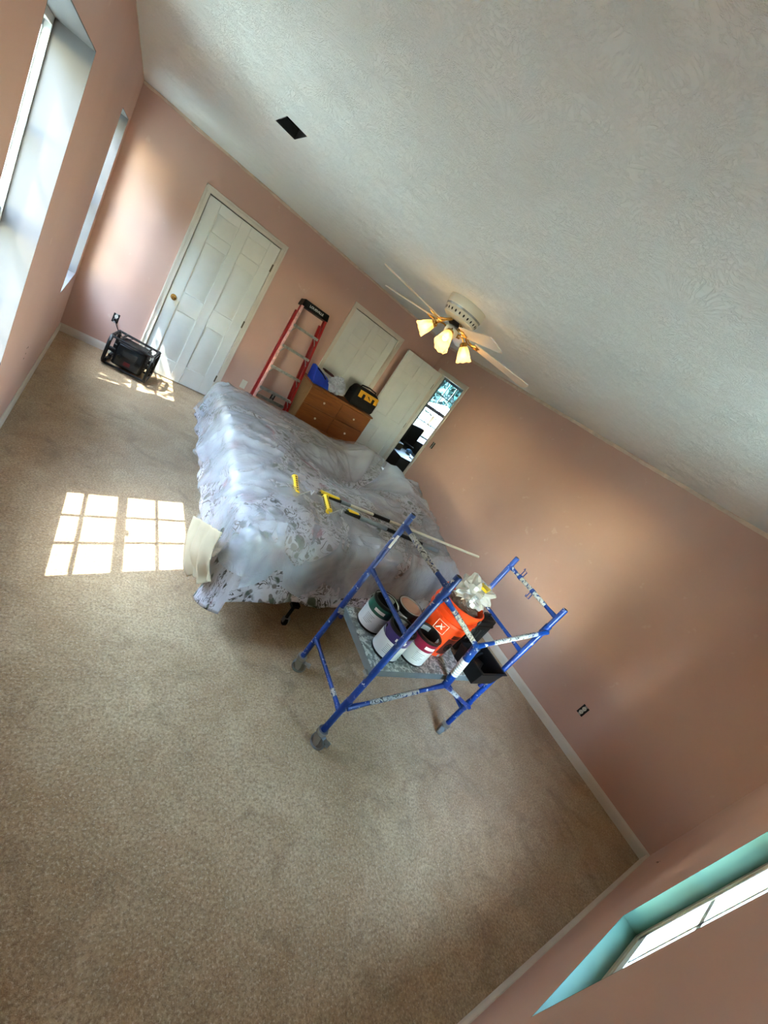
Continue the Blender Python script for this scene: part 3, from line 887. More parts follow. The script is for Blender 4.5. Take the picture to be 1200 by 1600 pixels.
# ---- things on the dresser
def blob(b, c, r, seed, n=20, m=14, amp=.2, fz=2.0, flat=True, mx=None):
    vs = []; fs = []
    for j in range(m + 1):
        th = pi * j / m
        for i in range(n):
            ph = 2 * pi * i / n; d = Vector((sin(th) * cos(ph), sin(th) * sin(ph), cos(th)))
            k = 1 + amp * MN.fractal(d * fz + Vector((seed, 0, 0)), 1, 2, 3)
            z = d.z * r[2] * k
            if flat: z = max(z, -r[2] * .82)
            vs.append((c[0] + d.x * r[0] * k, c[1] + d.y * r[1] * k, c[2] + z))
    for j in range(m):
        for i in range(n): fs.append((j * n + i, j * n + (i + 1) % n, (j + 1) * n + (i + 1) % n, (j + 1) * n + i))
    return b.add(vs, fs, mx)


tb = empty('tool_bag', (3.35, 5.41, DZ), .04, label='black canvas tool bag with a yellow flap panel on the right of the dresser', cat='tool bag')
b = MB(); prof = [(.20, .0), (.215, .03), (.215, .17), (.20, .25), (.165, .275)]
vs = []; fs = []
for hx, z in prof:
    for a, c in ((-1, -1), (1, -1), (1, 1), (-1, 1)):
        vs.append((a * hx, c * (.115 if z < .2 else .085 - (z - .25) * .8), z))
for j in range(len(prof) - 1):
    for i in range(4): fs.append((j * 4 + i, j * 4 + (i + 1) % 4, (j + 1) * 4 + (i + 1) % 4, (j + 1) * 4 + i))
fs += [(3, 2, 1, 0), tuple(range(16, 20))]
b.add(vs, fs).build('body', 'blackfab', tb, bevel=.02, seg=3)
FP = Matrix.Translation((0.015, -.117, .185)) @ Matrix.Rotation(RAD(-9), 4, 'X')
MB().box((-.175, -.006, -.035), (.175, .0, .065), FP).build('flap', 'gold', tb, bevel=.004)
for x in (-.09, .09):
    MB().box((x - .022, -.011, -.09), (x + .022, -.004, .028), FP).build('strap', 'blackfab', tb, bevel=.003)
MB().add([(-.03, -.008, .03), (.0, -.008, .03), (.04, -.008, -.012), (.025, -.008, -.012)], [(0, 1, 2, 3)], FP).build('stitched_mark', 'blackfab', tb)
MB().tube([(-.14, -.02, .26), (-.13, -.03, .30), (0, -.03, .315), (.13, -.03, .30), (.14, -.02, .26)], .010, 8).build('handle', 'blackfab', tb)
MB().tube([(-.215, 0, .20), (-.25, 0, .21), (-.255, 0, .17), (-.222, 0, .15)], .008, 8).build('side_loop', 'blackfab', tb)

bb = empty('blue_bag', (2.62, 5.40, DZ), .15, label='royal blue folded bag slumped at the left end of the dresser top', cat='bag')
b = MB(); b.add([(-.12, -.12, 0), (.15, -.12, 0), (.17, .10, 0), (-.10, .12, 0), (-.15, -.06, .20), (.11, -.10, .10), (.12, .06, .11), (-.13, .10, .19), (-.14, .02, .215), (.115, -.02, .125)],
      [(3, 2, 1, 0), (0, 1, 5, 4), (1, 2, 6, 9, 5), (2, 3, 7, 6), (3, 0, 4, 8, 7), (4, 5, 9, 8), (8, 9, 6, 7)]).build('sack', 'bluebag', bb, bevel=.012)
MB().tube([(-.12, -.06, .19), (-.06, -.14, .16), (.02, -.12, .12), (.06, -.06, .12)], .008, 6).build('strap', 'blackfab', bb)
rg = MB(); blob(rg, (0, 0, .02), (.13, .05, .018), 5, amp=.3)
ro = rg.build('rag', 'maroon', None, loc=(2.76, 5.50, DZ + .175)); ro.rotation_euler = (0, .12, .2)
tag(ro, 'crumpled dark maroon cloth draped behind the blue and white bags', 'cloth'); ro.location.z = DZ + .16
wb = MB(); blob(wb, (0, 0, .085), (.145, .11, .105), 11, n=40, m=26, amp=.38, fz=3.2)
wbo = wb.build('carrier_bag', 'whitebag', None, loc=(2.89, 5.38, DZ)); tag(wbo, 'crumpled white plastic carrier bag beside the tool bag on the dresser', 'bag')
wk = MB(); blob(wk, (0.0, 0, .165), (.085, .07, .06), 15, n=30, m=18, amp=.5, fz=4)
wk.tube([(-.04, 0, .19), (-.03, -.03, .235), (.02, -.04, .24), (.05, -.01, .19)], .009, 6); wk.build('knot', 'whitebag', wbo)

# ================================================================ JOBSITE RADIO
rad = empty('jobsite_radio', (.665, 5.46, 0), RAD(-12), label='black jobsite radio in a roll cage plugged in beside the left door', cat='radio')
bx, by, bz = .215, .165, .165
rad_c = Vector((0, 0, .185))
MB().box((-.145, -.125, .05), (.145, .13, .315)).build('body', 'black', rad, bevel=.025, seg=3)
MB().box((-.125, -.140, .065), (.125, -.118, .300)).build('front_face', 'navy', rad, bevel=.01)
MB().box((-.03, -.146, .10), (.03, -.139, .14)).build('badge', 'badge', rad)
MB().box((-.07, -.146, .19), (.07, -.139, .25)).build('display', 'hole', rad)
for x in (-.085, .085):
    MB().lathe([(0, 0), (.022, 0), (.020, .014), (0, .015)], 16, Matrix.Translation((x, -.139, .165)) @ Matrix.Rotation(pi / 2, 4, 'X')).build('dial', 'black', rad)
for s in (-1, 1):
    for k in range(6):
        z = .10 + k * .032
        MB().box((s * .144, -.09, z), (s * .152, .09, z + .014)).build('grille_slat', 'black', rad)
for q, s in enumerate((-1, 1)):
    cgm = MB(); x = s * .205; r = .017
    loop = [(x, -.14, .035), (x, -.175, .07), (x, -.175, .29), (x, -.14, .335), (x, .14, .335), (x, .175, .29), (x, .175, .07), (x, .14, .035), (x, -.14, .035)]
    cgm.tube(loop, r, 8, cap=False); cgm.build('cage_loop', 'black', rad)
    for y in (-.09, .09):
        MB().box((x - s * .02, y - .03, .035 - .018), (x + s * .012, y + .03, .075)).build('cage_pad', 'black', rad, bevel=.006)
        MB().box((s * .13, y - .022, .165), (x, y + .022, .205)).build('cage_strut', 'black', rad, bevel=.006)
        MB().box((x - s * .02, y - .03, .31), (x + s * .012, y + .03, .352)).build('cage_pad', 'black', rad, bevel=.006)
for y, z in ((-.145, .035), (.145, .035), (-.145, .335), (.145, .335)):
    MB().tube([(-.205, y, z), (.205, y, z)], .013, 8).build('cage_bar', 'black', rad)
for z in (.11, .25):
    MB().tube([(-.205, .175, z), (.205, .175, z)], .009, 8).build('cage_bar', 'black', rad)
for x in (-.13, .13):
    MB().tube([(x, -.145, .335), (x, 0, .345), (x, .145, .335)], .010, 8).build('cage_bar', 'black', rad)
cord = MB(); cpts = []
for i in range(15):
    t = i / 14; cpts.append((0.42 + .22 * t, D - .035 - .15 * t * t, .385 - .12 * t - .10 * sin(pi * t) * .8 + .07 * t * t))
cord.tube([(0.42, D - .014, .385), (0.42, D - .03, .383)] + cpts[1:], .0045, 6)
co_ = cord.build('power_cord', 'black'); tag(co_, 'thin black cord curving from the far wall outlet to the radio', 'cord')
MB().box((.405, D - .034, .372), (.435, D - .0135, .398)).build('plug', 'black', co_, bevel=.003)

# ================================================================ BED
bed = empty('bed', (2.5, 3.1, 0), label='large bed on a black wheeled steel frame under a floral comforter', cat='bed')
# top outline (plan) of the mattress: near-left, near-right, far-right, far-left
QN = [Vector((1.235, 1.985)), Vector((3.17, 2.19)), Vector((3.90, 3.98)), Vector((1.33, 4.19))]
BC = Vector((2.5, 3.1))


def quad(a, b, q=QN):
    return q[0] * (1 - a) * (1 - b) + q[1] * a * (1 - b) + q[2] * a * b + q[3] * (1 - a) * b


def slab(z0, z1, inset, name, mat):
    c = sum(QN, Vector((0, 0))) / 4; q = [p + (c - p).normalized() * inset - BC for p in QN]
    vs = [(p.x, p.y, z0) for p in q] + [(p.x, p.y, z1) for p in q]
    return MB().add(vs, [(3, 2, 1, 0), (4, 5, 6, 7), (0, 1, 5, 4), (1, 2, 6, 5), (2, 3, 7, 6), (3, 0, 4, 7)]).build(name, mat, bed, bevel=.04, seg=3)


slab(.36, .435, .09, 'mattress', 'mattress'); slab(.215, .355, .09, 'box_spring', 'mattress')
c = sum(QN, Vector((0, 0))) / 4; qf = [p + (c - p).normalized() * .035 - BC for p in QN]
for i in range(4):
    a_, b_ = qf[i], qf[(i + 1) % 4]; n_ = Vector((-(b_ - a_).y, (b_ - a_).x)).normalized() * .02
    MB().add([(a_.x, a_.y, .185), (b_.x, b_.y, .185), (b_.x, b_.y, .232), (a_.x, a_.y, .232), (a_.x + n_.x, a_.y + n_.y, .185), (b_.x + n_.x, b_.y + n_.y, .185), (b_.x + n_.x, b_.y + n_.y, .232), (a_.x + n_.x, a_.y + n_.y, .232)],
             [(0, 1, 2, 3), (7, 6, 5, 4), (0, 4, 5, 1), (1, 5, 6, 2), (2, 6, 7, 3), (3, 7, 4, 0)]).build('frame_rail', 'black', bed)
for a, b in ((.28, -.025), (.85, .05), (.85, .93), (.2, .93), (.5, .5)):
    p = quad(a, b) - BC
    lg = MB().tube([(p.x, p.y, .20), (p.x, p.y, .065)], .013, 8); lg.box((p.x - .03, p.y - .02, .175), (p.x + .03, p.y + .02, .20)); lo = lg.build('leg', 'black', bed)
    MB().lathe([(0, -.013), (.026, -.013), (.030, -.008), (.030, .008), (.026, .013), (0, .013)], 18, Matrix.Translation((p.x + .006, p.y, .030)) @ Matrix.Rotation(pi / 2, 4, 'Y')).build('wheel', 'black', lo)
    MB().box((p.x - .018, p.y - .014, .03), (p.x - .009, p.y + .014, .07)).box((p.x + .021, p.y - .014, .03), (p.x + .030, p.y + .014, .07)).box((p.x - .018, p.y - .014, .062), (p.x + .030, p.y + .014, .07)).build('caster_fork', 'chrome', lo)


def G(x, y, cx, cy, sx, sy, rot=0.0):
    dx, dy = x - cx, y - cy; c_, s_ = cos(rot), sin(rot)
    u, v = (dx * c_ + dy * s_) / sx, (-dx * s_ + dy * c_) / sy
    return math.exp(-(u * u + v * v))


def ztop(x, y):
    z = .690
    z += .030 * MN.noise(Vector((x * 1.4, y * 1.4, 0))) + .018 * MN.noise(Vector((x * 4, y * 4, 2)))
    z += .06 * G(x, y, 1.5, 2.9, .35, 1.2)
    z -= .17 * G(x, y, 2.62, 3.42, .42, .20, RAD(38))
    return z


def zplas(x, y):
    z = ztop(x, y)
    z += .20 * G(x, y, 3.02, 3.72, .60, .17, RAD(-62))
    z += .06 * G(x, y, 1.9, 3.7, .5, .3, RAD(20))
    return z


def cloth(zf, maxd, off, na, nb, nm, R=.085, flare=.16, seed=0, wr=1.0, ripple=.03):
    """rectangular cloth laid over the mattress outline; returns verts, faces, uvs"""
    vs = []; uvs = []; fs = []
    A = [(-(nm - i) / nm, 0.0) for i in range(nm)] + [(0, i / na) for i in range(na + 1)] + [((i + 1) / nm, 1.0) for i in range(nm)]
    B = [(-(nm - i) / nm, 0.0) for i in range(nm)] + [(0, i / nb) for i in range(nb + 1)] + [((i + 1) / nm, 1.0) for i in range(nm)]
    for fb, b in B:
        for fa, a in A:
            e = quad(a, b)
            na_ = (quad(1, b) - quad(0, b)).normalized(); nb_ = (quad(a, 1) - quad(a, 0)).normalized()
            L = Vector((na_.x * a * 2.2, 0)); u = a * 2.3; v = b * 2.15
            if fa == 0 and fb == 0:
                z = zf(e.x, e.y)
                edge = min(a, 1 - a, b, 1 - b)
                vs.append((e.x, e.y, z + off)); uvs.append((u, v)); continue
            n_ = (na_ * fa + nb_ * fb).normalized(); f = max(abs(fa), abs(fb))
            d = f * maxd(e, fa, fb, a, b)
            z0 = zf(e.x, e.y)
            if d < R * pi / 2:
                q = d / R; hx = R * sin(q); dz = R * (1 - cos(q))
            else:
                k = d - R * pi / 2; hx = R + k * flare; dz = R + k * (1 - flare * .35)
            along = e.x * 1.0 + e.y * 1.3
            hx += ripple * f * wr * MN.noise(Vector((e.x * 5 + seed, e.y * 5, d * 1.5)))
            hx += ripple * .5 * f * sin(along * 11 + seed) * (dz > R)
            P = e + n_ * (hx + off)
            vs.append((P.x, P.y, max(z0 - dz, .012 + off))); uvs.append((u + n_.x * d, v + n_.y * d))
    W_ = len(A)
    for j in range(len(B) - 1):
        for i in range(W_ - 1): fs.append((j * W_ + i, j * W_ + i + 1, (j + 1) * W_ + i + 1, (j + 1) * W_ + i))
    return vs, fs, uvs


def md_comf(e, fa, fb, a, b):
    if fb < 0 and fa < 0: return .60
    if fb < 0: return .50 - .02 * a + .03 * MN.noise(Vector((e.x * 3, 0, 0)))
    if fa < 0: return .46 + .03 * MN.noise(Vector((e.y * 3, 0, 5)))
    return .50


b = MB(); v_, f_, u_ = cloth(ztop, md_comf, 0.0, 120, 110, 22, seed=1)
# quilting puff
v_ = [(x, y, z + .012 * MN.noise(Vector((x * 11, y * 11, z * 11)))) for x, y, z in v_]
b.add(v_, f_); b.uv = u_
cf = b.build('comforter', 'floral'); tag(cf, 'cream floral comforter hanging over the sides of the bed', 'comforter')
sol = cf.modifiers.new('thick', 'SOLIDIFY'); sol.thickness = .018; sol.offset = -1
# linen hem seen under the comforter on the near side
vs = []; n = 60
for i in range(n + 1):
    a = .28 + .72 * i / n; e = quad(a, 0); w_ = .070 + .006 * sin(a * 40)
    vs += [(e.x, e.y - w_, .40), (e.x, e.y - w_ - .004, .245 + .010 * sin(a * 9))]
sh = MB().add(vs, [(2 * i, 2 * i + 1, 2 * i + 3, 2 * i + 2) for i in range(n)]).build('bed_sheet', 'sheet'); tag(sh, 'white bed sheet edge hanging below the comforter above the frame rail', 'sheet')
sh.modifiers.new('t', 'SOLIDIFY').thickness = .002


def md_plas(e, fa, fb, a, b):
    w_ = MN.noise(Vector((e.x * 2.2, e.y * 2.2, 9)))
    if fb < 0 and fa < 0: return .30
    if fb < 0: return .40 + .05 * w_
    if fa < 0: return .38 + .10 * w_ + .12 * G(0, b, 0, .15, 1, .1)
    return .42


b = MB(); v_, f_, u_ = cloth(zplas, md_plas, 0.020, 150, 140, 22, flare=.22, seed=4, ripple=.035)
out = []
for x, y, z in v_:
    w_ = MN.fractal(Vector((x * 2.6, y * 5.2, 1)), 1, 2, 3)
    cr = abs(MN.noise(Vector((x * 3.2 + y * 2.1, y * 4.1 - x * 1.4, 4))))
    out.append((x, y, z + .012 + .022 * abs(w_) + .035 * max(0, .16 - cr) / .16 * .5))
b.add(out, f_); b.uv = u_
pf = b.build('plastic_sheet', 'film'); tag(pf, 'clear plastic dust sheet spread in folds over the floral bed', 'dust sheet')
# opaque cream drop cloth corner hanging off the near left side
vs = []; uv = []; nu, nv = 26, 30
FQ = [Vector((1.002, 2.306, 0.47)), Vector((1.045, 1.941, 0.66)), Vector((1.06, 2.068, 0.22)), Vector((1.088, 1.836, 0.4))]
for j in range(nv + 1):
    t = j / nv
    for i in range(nu + 1):
        s = i / nu
        p = FQ[0] * (1 - s) * (1 - t) + FQ[1] * s * (1 - t) + FQ[2] * (1 - s) * t + FQ[3] * s * t
        o_ = .014 * sin(s * 19 + 2.5 * t) * (.3 + t) + .016 * MN.noise(Vector((s * 6, t * 3, 1))) + .03 * sin(pi * t)
        vs.append((p.x - o_, p.y - o_ * .5, p.z + .02 * sin(s * 8) * t))
fs = [(j * (nu + 1) + i, j * (nu + 1) + i + 1, (j + 1) * (nu + 1) + i + 1, (j + 1) * (nu + 1) + i) for j in range(nv) for i in range(nu)]
dc = MB().add(vs, fs).build('drop_cloth', 'flap'); tag(dc, 'cream drop cloth flap hanging off the left edge of the bed into the sunlight', 'drop cloth')
dc.modifiers.new('t', 'SOLIDIFY').thickness = .003


# ---- rollers on poles
def roller(P0, P1, cage, label, segs, r=.011, cage_dir=(0, 1)):
    """pole from P0 (frame end) to P1; cage: two points of the bare yellow roller cage"""
    P0, P1 = Vector(P0), Vector(P1); root = empty('paint_roller', P0, label=label, cat='paint roller')
    L = (P1 - P0).length; d = (P1 - P0) / L
    for a, b_, rr, mat, nm in segs:
        MB().tube([d * a * L, d * b_ * L], rr, 12).build(nm, mat, root)
    c0, c1 = Vector(cage[0]) - P0, Vector(cage[1]) - P0
    ax = (c1 - c0).normalized()
    cg = MB().lathe([(0, 0), (.021, 0), (.024, .006), (.024, .012)], 14, Matrix.Translation(c0) @ ax.to_track_quat('Z', 'Y').to_matrix().to_4x4())
    Lc = (c1 - c0).length; Q = Matrix.Translation(c0) @ ax.to_track_quat('Z', 'Y').to_matrix().to_4x4()
    cg.lathe([(.024, .012), (.021, .02), (.021, Lc - .02), (.024, Lc - .012), (.024, Lc), (0, Lc)], 14, Q)
    cage_o = cg.build('roller_cage', 'yellow', root)
    for k in range(7):
        z = .025 + (Lc - .05) * k / 6
        for q in (0, pi / 2, pi, 3 * pi / 2):
            MB().box((-.006, .0200, z - .008), (.006, .0218, z + .008), Q @ Matrix.Rotation(q, 4, 'Z')).build('slot', 'hole', cage_o)
    m1 = -ax * .03 + c0; side = d * -1
    MB().tube([c0, m1, m1 + (Vector((0, 0, .004))), (m1 * .45 + Vector((0, 0, .03))), (m1 * .45 - ax * .05 + Vector((0, 0, .025))), d * -.03 + Vector((0, 0, .01)), d * .03], .0038, 8).build('wire_frame', 'chrome', root)
    return root


roller((1.796, 2.574, .765), (3.80, 2.475, .755), ((1.56, 2.415, .775), (1.615, 2.66, .775)), 'long cream extension pole with a bare yellow roller cage, lying across the bed',
       [(0, .105, .014, 'black', 'threaded_grip'), (.105, .15, .016, 'polegrey', 'lock_collar'), (.15, .27, .0125, 'polewood', 'inner_pole'), (.27, .36, .0165, 'black', 'grip'), (.36, 1, .012, 'polewood', 'outer_pole')])
roller((1.998, 2.431, .765), (3.00, 2.315, .755), ((1.80, 2.325, .775), (1.842, 2.53, .775)), 'short black and grey extension pole with a bare yellow roller cage on the bed',
       [(0, .13, .016, 'black', 'threaded_grip'), (.13, .40, .0195, 'polegrey', 'grip'), (.40, .80, .0165, 'black', 'outer_pole'), (.80, 1, .020, 'polegrey', 'end_grip')])
for o in list(bpy.data.objects):
    if o.name.startswith('paint_roller'):
        g = [c for c in o.children if c.name.startswith('threaded_grip')][0]
        me = g.data; v0 = Vector(me.vertices[0].co); v1 = Vector(me.vertices[-1].co); ax = (v1 - v0).normalized()
        MB().tube([v0 + ax * .02 + Vector((0, -.004, .0)), v1 - ax * .02 + Vector((0, -.004, .0))], .0175, 12).build('yellow_sleeve', 'yellow', o)

def patch_cyl(r, a0, a1, z0, z1, n=14, t=.0006, mx=None):
    b = MB(); vs = []
    for i in range(n + 1):
        a = a0 + (a1 - a0) * i / n
        for rr in (r, r + t):
            for z in (z0, z1): vs.append((rr * cos(a), rr * sin(a), z))
    fs = []
    for i in range(n):
        o = i * 4; p = o + 4
        fs += [(o + 2, o + 3, p + 3, p + 2), (o, p, p + 1, o + 1), (o, o + 2, p + 2, p), (o + 1, p + 1, p + 3, o + 3)]
    fs += [(0, 1, 3, 2), (n * 4, n * 4 + 2, n * 4 + 3, n * 4 + 1)]
    return b.add(vs, fs, mx)


# ================================================================ ROLLING SCAFFOLD
SP = (2.281, 1.381, -0.030, 1.053, 0.472)
LEG = {1: (-1, 1), 2: (-1, -1), 3: (1, -1), 4: (1, 1)}
scf = empty('rolling_scaffold', (SP[0], SP[1], 0), SP[2], label='blue steel rolling scaffold frame on four grey casters, spattered with white paint', cat='scaffold')


def LP(l, z, dx=0, dy=0): return Vector((LEG[l][0] * SP[3] / 2 + dx, LEG[l][1] * SP[4] / 2 + dy, z))


ZT, ZR, ZM, ZBm, ZS = 1.28, 1.201, .881, .283, .112
for l in LEG:
    MB().tube([LP(l, ZS), LP(l, ZT - .002), LP(l, ZT)], [.0178, .0178, .0165], 14).build('post', 'blue', scf)
    MB().tube([LP(l, ZT - .0005), LP(l, ZT + .001)], .0135, 12).build('post_bore', 'hole', scf)
    # caster
    cst = MB(); cst.tube([LP(l, .100), LP(l, .125)], .030, 16); cst.tube([LP(l, .088), LP(l, .102)], .022, 14)
    yaw = {1: -35, 2: -60, 3: 35, 4: 20}[l]; CM = Matrix.Translation(LP(l, 0)) @ Matrix.Rotation(RAD(yaw), 4, 'Z')
    for s in (-1, 1):
        cst.add([(-.022, s * .020, .092), (.022, s * .020, .092), (.030, s * .020, .055), (.028, s * .020, .030), (.008, s * .020, .030), (-.02, s * .020, .07),
                 (-.022, s * .0235, .092), (.022, s * .0235, .092), (.030, s * .0235, .055), (.028, s * .0235, .030), (.008, s * .0235, .030), (-.02, s * .0235, .07)],
                [(0, 1, 2, 3, 4, 5), (11, 10, 9, 8, 7, 6)] + [(i, (i + 1) % 6, 6 + (i + 1) % 6, 6 + i) for i in range(6)], CM)
    cst.box((-.024, -.0235, .088), (.024, .0235, .093), CM)
    co2 = cst.build('caster', 'chrome', scf)
    WM = CM @ Matrix.Translation((.018, 0, .046)) @ Matrix.Rotation(pi / 2, 4, 'X')
    MB().lathe([(0, -.010), (.012, -.012), (.014, -.008), (.034, -.008), (.036, -.014), (.044, -.015), (.046, -.010), (.046, .010), (.044, .015), (.036, .014), (.034, .008), (.014, .008), (.012, .012), (0, .010)], 28, WM).build('wheel', 'greyrub', co2)
    MB().box((.03, -.012, .082), (.075, .012, .087), CM).box((.06, -.02, .078), (.078, .02, .084), CM).build('brake_lever', 'chrome', co2)


def bar(a, b, r, name='rung', mat='blue', flat=True):
    a, b = Vector(a), Vector(b); d = b - a
    return MB().tube([a, a + d * .06, a + d * .16, b - d * .16, b - d * .06, b], [r * 1.35, r * 1.25, r, r, r * 1.25, r * 1.35], 12).build(name, mat, scf)


def crust(a, b, t0, t1, r):
    a, b = Vector(a), Vector(b); d = b - a
    MB().tube([a + d * t0, a + d * (t0 + .01), a + d * (t1 - .01), a + d * t1], [r, r + .0018, r + .0018, r], 12).build('paint_crust', 'crust', scf)


for u, v in ((1, 2), (4, 3)):
    for z in (ZR, ZM, ZBm):
        bar(LP(u, z), LP(v, z), .0125)
        if z == ZR: crust(LP(u, z), LP(v, z), .17, .78, .0125)
        if z == ZBm and u == 1: crust(LP(u, z), LP(v, z), .72, .82, .0125)
# hinged brace on the near side
YB = -SP[4] / 2
ys = YB - .022
S0, S1 = Vector((.055, ys, .56)), Vector((.000, ys, .90))
MB().tube([S0, S1], .0235, 16).build('brace_spine', 'blue', scf)
MB().tube([S0 + (S1 - S0) * .30, S0 + (S1 - S0) * .68], .0243, 16).build('spine_label', 'label', scf)
for k in range(6):
    q = S0 + (S1 - S0) * (.34 + .05 * k)
    MB().tube([q, q + (S1 - S0) * .012], .0247, 16).build('label_line', 'grey', scf)
for (a, b, t0, t1) in ((S1, LP(2, 1.165, 0, -.02), .12, .80), (S1, LP(3, 1.10, 0, -.02), .22, .84), (S0, LP(2, .345, 0, -.02), .30, .80), (S0, LP(3, .335, 0, -.02), .2, .5)):
    bar(a, b, .0122, 'brace_arm'); crust(a, b, t0, t1, .0122)
for l, z in ((2, 1.165), (3, 1.10), (2, .345), (3, .335)):
    MB().tube([LP(l, z - .035), LP(l, z + .035)], .0212, 14).build('collar', 'blue', scf)
# clips on the far rung
for t, s in ((.24, 1), (.52, -1)):
    q = LP(4, ZR) + (LP(3, ZR) - LP(4, ZR)) * t
    MB().tube([q + Vector((0, -.012, 0)), q + Vector((0, .012, 0))], .0175, 12).build('clip_sleeve', 'blue', scf)
    MB().tube([q + Vector((.0, -.010, s * .012)), q + Vector((.0, -.012, s * .055)), q + Vector((0, .010, s * .058)), q + Vector((0, .010, s * .014))], .0035, 6).tube([q + Vector((0, .010, s * .056)), q + Vector((.012, .022, s * .064)), q + Vector((.02, .03, s * .05))], .0028, 6).build('spring_clip', 'blue', scf)
# sticker on the left frame post
patch_cyl(.0179, RAD(225), RAD(275), 1.05, 1.14, 8, .0006, Matrix.Translation(LP(1, 0))).build('post_sticker', 'label', scf)

# deck
SZ = .600
pl = empty('deck_platform', (SP[0], SP[1], SZ), SP[2], label='grey scaffold deck hooked between the blue posts, caked with spilled paint', cat='platform')
hx, hy = SP[3] / 2 - .004, SP[4] / 2 - .022
MB().box((-hx, -hy, -.012), (hx, hy, 0)).build('deck', 'deck', pl)
for s in (-1, 1):
    MB().box((-hx, s * hy - .003, -.045), (hx, s * hy + .003, -.004)).build('side_lip', 'greymetal', pl)
    MB().box((s * hx - .003, -hy, -.045), (s * hx + .003, hy, -.004)).build('end_lip', 'greymetal', pl)
for sx in (-1, 1):
    for sy in (-1, 1):
        h = MB().box((sx * hx - .02, sy * hy - .028, -.05), (sx * hx + .02, sy * hy + .028, -.030)); h.box((sx * hx - .035, sy * hy - .018, -.05), (sx * hx + .03, sy * hy - .008, -.02))
        hk = h.build('hook', 'steel', pl, bevel=.003)
        MB().tube([(sx * (hx - .02), sy * hy, -.03), (sx * (hx - .02), sy * hy, -.095)], .014, 12).build('hook_pin', 'bluetube', hk)


def deck_local(x, y):
    c_, s_ = cos(-SP[2]), sin(-SP[2]); dx, dy = x - SP[0], y - SP[1]
    return dx * c_ - dy * s_, dx * s_ + dy * c_


# ---- paint cans
def can(x, y, label, band, top, face, r=.083, h=.190):
    """face: azimuth (deg) towards which the white label looks"""
    o = empty('paint_can', (x, y, SZ), RAD(face), label=label, cat='paint can', group='gallon paint cans on the scaffold deck')
    MB().lathe([(0, .002), (r - .003, .002), (r - .002, 0), (r + .0015, .001), (r + .0015, .005), (r, .008), (r, h - .012), (r + .001, h - .008), (r + .002, h - .003), (r + .001, h), (r - .004, h)], 48, cap=False).build('body', 'black' if top != 'lid' else 'black', o)
    MB().lathe([(r + .0004, h * .60), (r + .0004, h - .016)], 48, cap=False).build('colour_band', band, o)
    lb = patch_cyl(r + .0014, RAD(-125), RAD(125), .014, h * (.62 if top != 'lid' else .5), 48).build('label', 'label', o)
    for k in range(6):
        z = h * .5 - k * .010
        patch_cyl(r + .0022, RAD(-35), RAD(-35 + 38 - (k % 3) * 6), z, z + .0028, 6, .0003).build('text_line', 'grey', lb)
        patch_cyl(r + .0022, RAD(30), RAD(52 - (k % 2) * 5), z - .02, z - .0178, 6, .0003).build('text_line', 'grey', lb)
    patch_cyl(r + .0022, RAD(60), RAD(78), .02, .040, 6, .0003).build('barcode', 'hole', lb)
    patch_cyl(r + .0022, RAD(-20), RAD(25), h * .72, h * .82, 6, .0003).build('band_mark', 'label' if band != 'crimson' else 'white', o)
    # rim, lid or wet inside
    MB().lathe([(r - .004, h - .001), (r - .005, h + .001), (r - .012, h + .001), (r - .013, h - .006)], 48, cap=False).build('rim', 'chrome' if top == 'lid' else 'black', o)
    if top == 'lid':
        MB().lathe([(r - .013, h - .004), (r - .020, h - .004), (r - .022, h - .001), (r - .030, h - .0015), (0, h - .002)], 48, cap=False).build('lid', 'paintskin', o)
    else:
        MB().lathe([(r - .013, h - .004), (r - .016, .03), (0, .03)], 40, cap=False).build('inside', 'hole', o)
        for q in range(3):
            a0 = RAD(20 + q * 125)
            patch_cyl(r - .0155, a0, a0 + RAD(60 - q * 12), h - .05 + .012 * q, h - .008, 8, .0008).build('paint_smear', 'label' if top != 'dark' else 'grey', o)
    for s in (-1, 1):
        MB().lathe([(0, 0), (.010, 0), (.009, .004), (0, .005)], 12, Matrix.Translation((0, s * (r + .0005), h * .78)) @ Matrix.Rotation(-s * pi / 2, 4, 'X')).build('ear', 'hole', o)
    return o


def bail(o, r, h, ang, name='bail_handle', mat='chrome', zc=.78, rad=.002, R=None):
    pts = []; R = R or r + .006
    for i in range(21):
        t = pi * i / 20; v = Vector((sin(t) * R, 0, 0)); v = Matrix.Rotation(RAD(-ang), 3, 'Y') @ v
        pts.append((v.x, -cos(t) * R, h * zc + v.z))
    MB().tube(pts, rad, 6).build(name, mat, o)


ca = can(1.888, 1.497, 'open paint can with a dark green band and white label, left of the others', 'green', 'open', -140); bail(ca, .083, .19, 78)
cb = can(1.905, 1.312, 'paint can with a deep purple band, large white label, front of the deck', 'purple', 'dark', -118); bail(cb, .083, .19, -42)
cc = can(2.075, 1.487, 'closed black paint can with a dried pinkish lid behind the other cans', 'black', 'lid', -150); bail(cc, .083, .19, -60)
cd = can(2.100, 1.290, 'paint can with a crimson band beside the orange bucket, open', 'crimson', 'open', -105); bail(cd, .083, .19, -35)
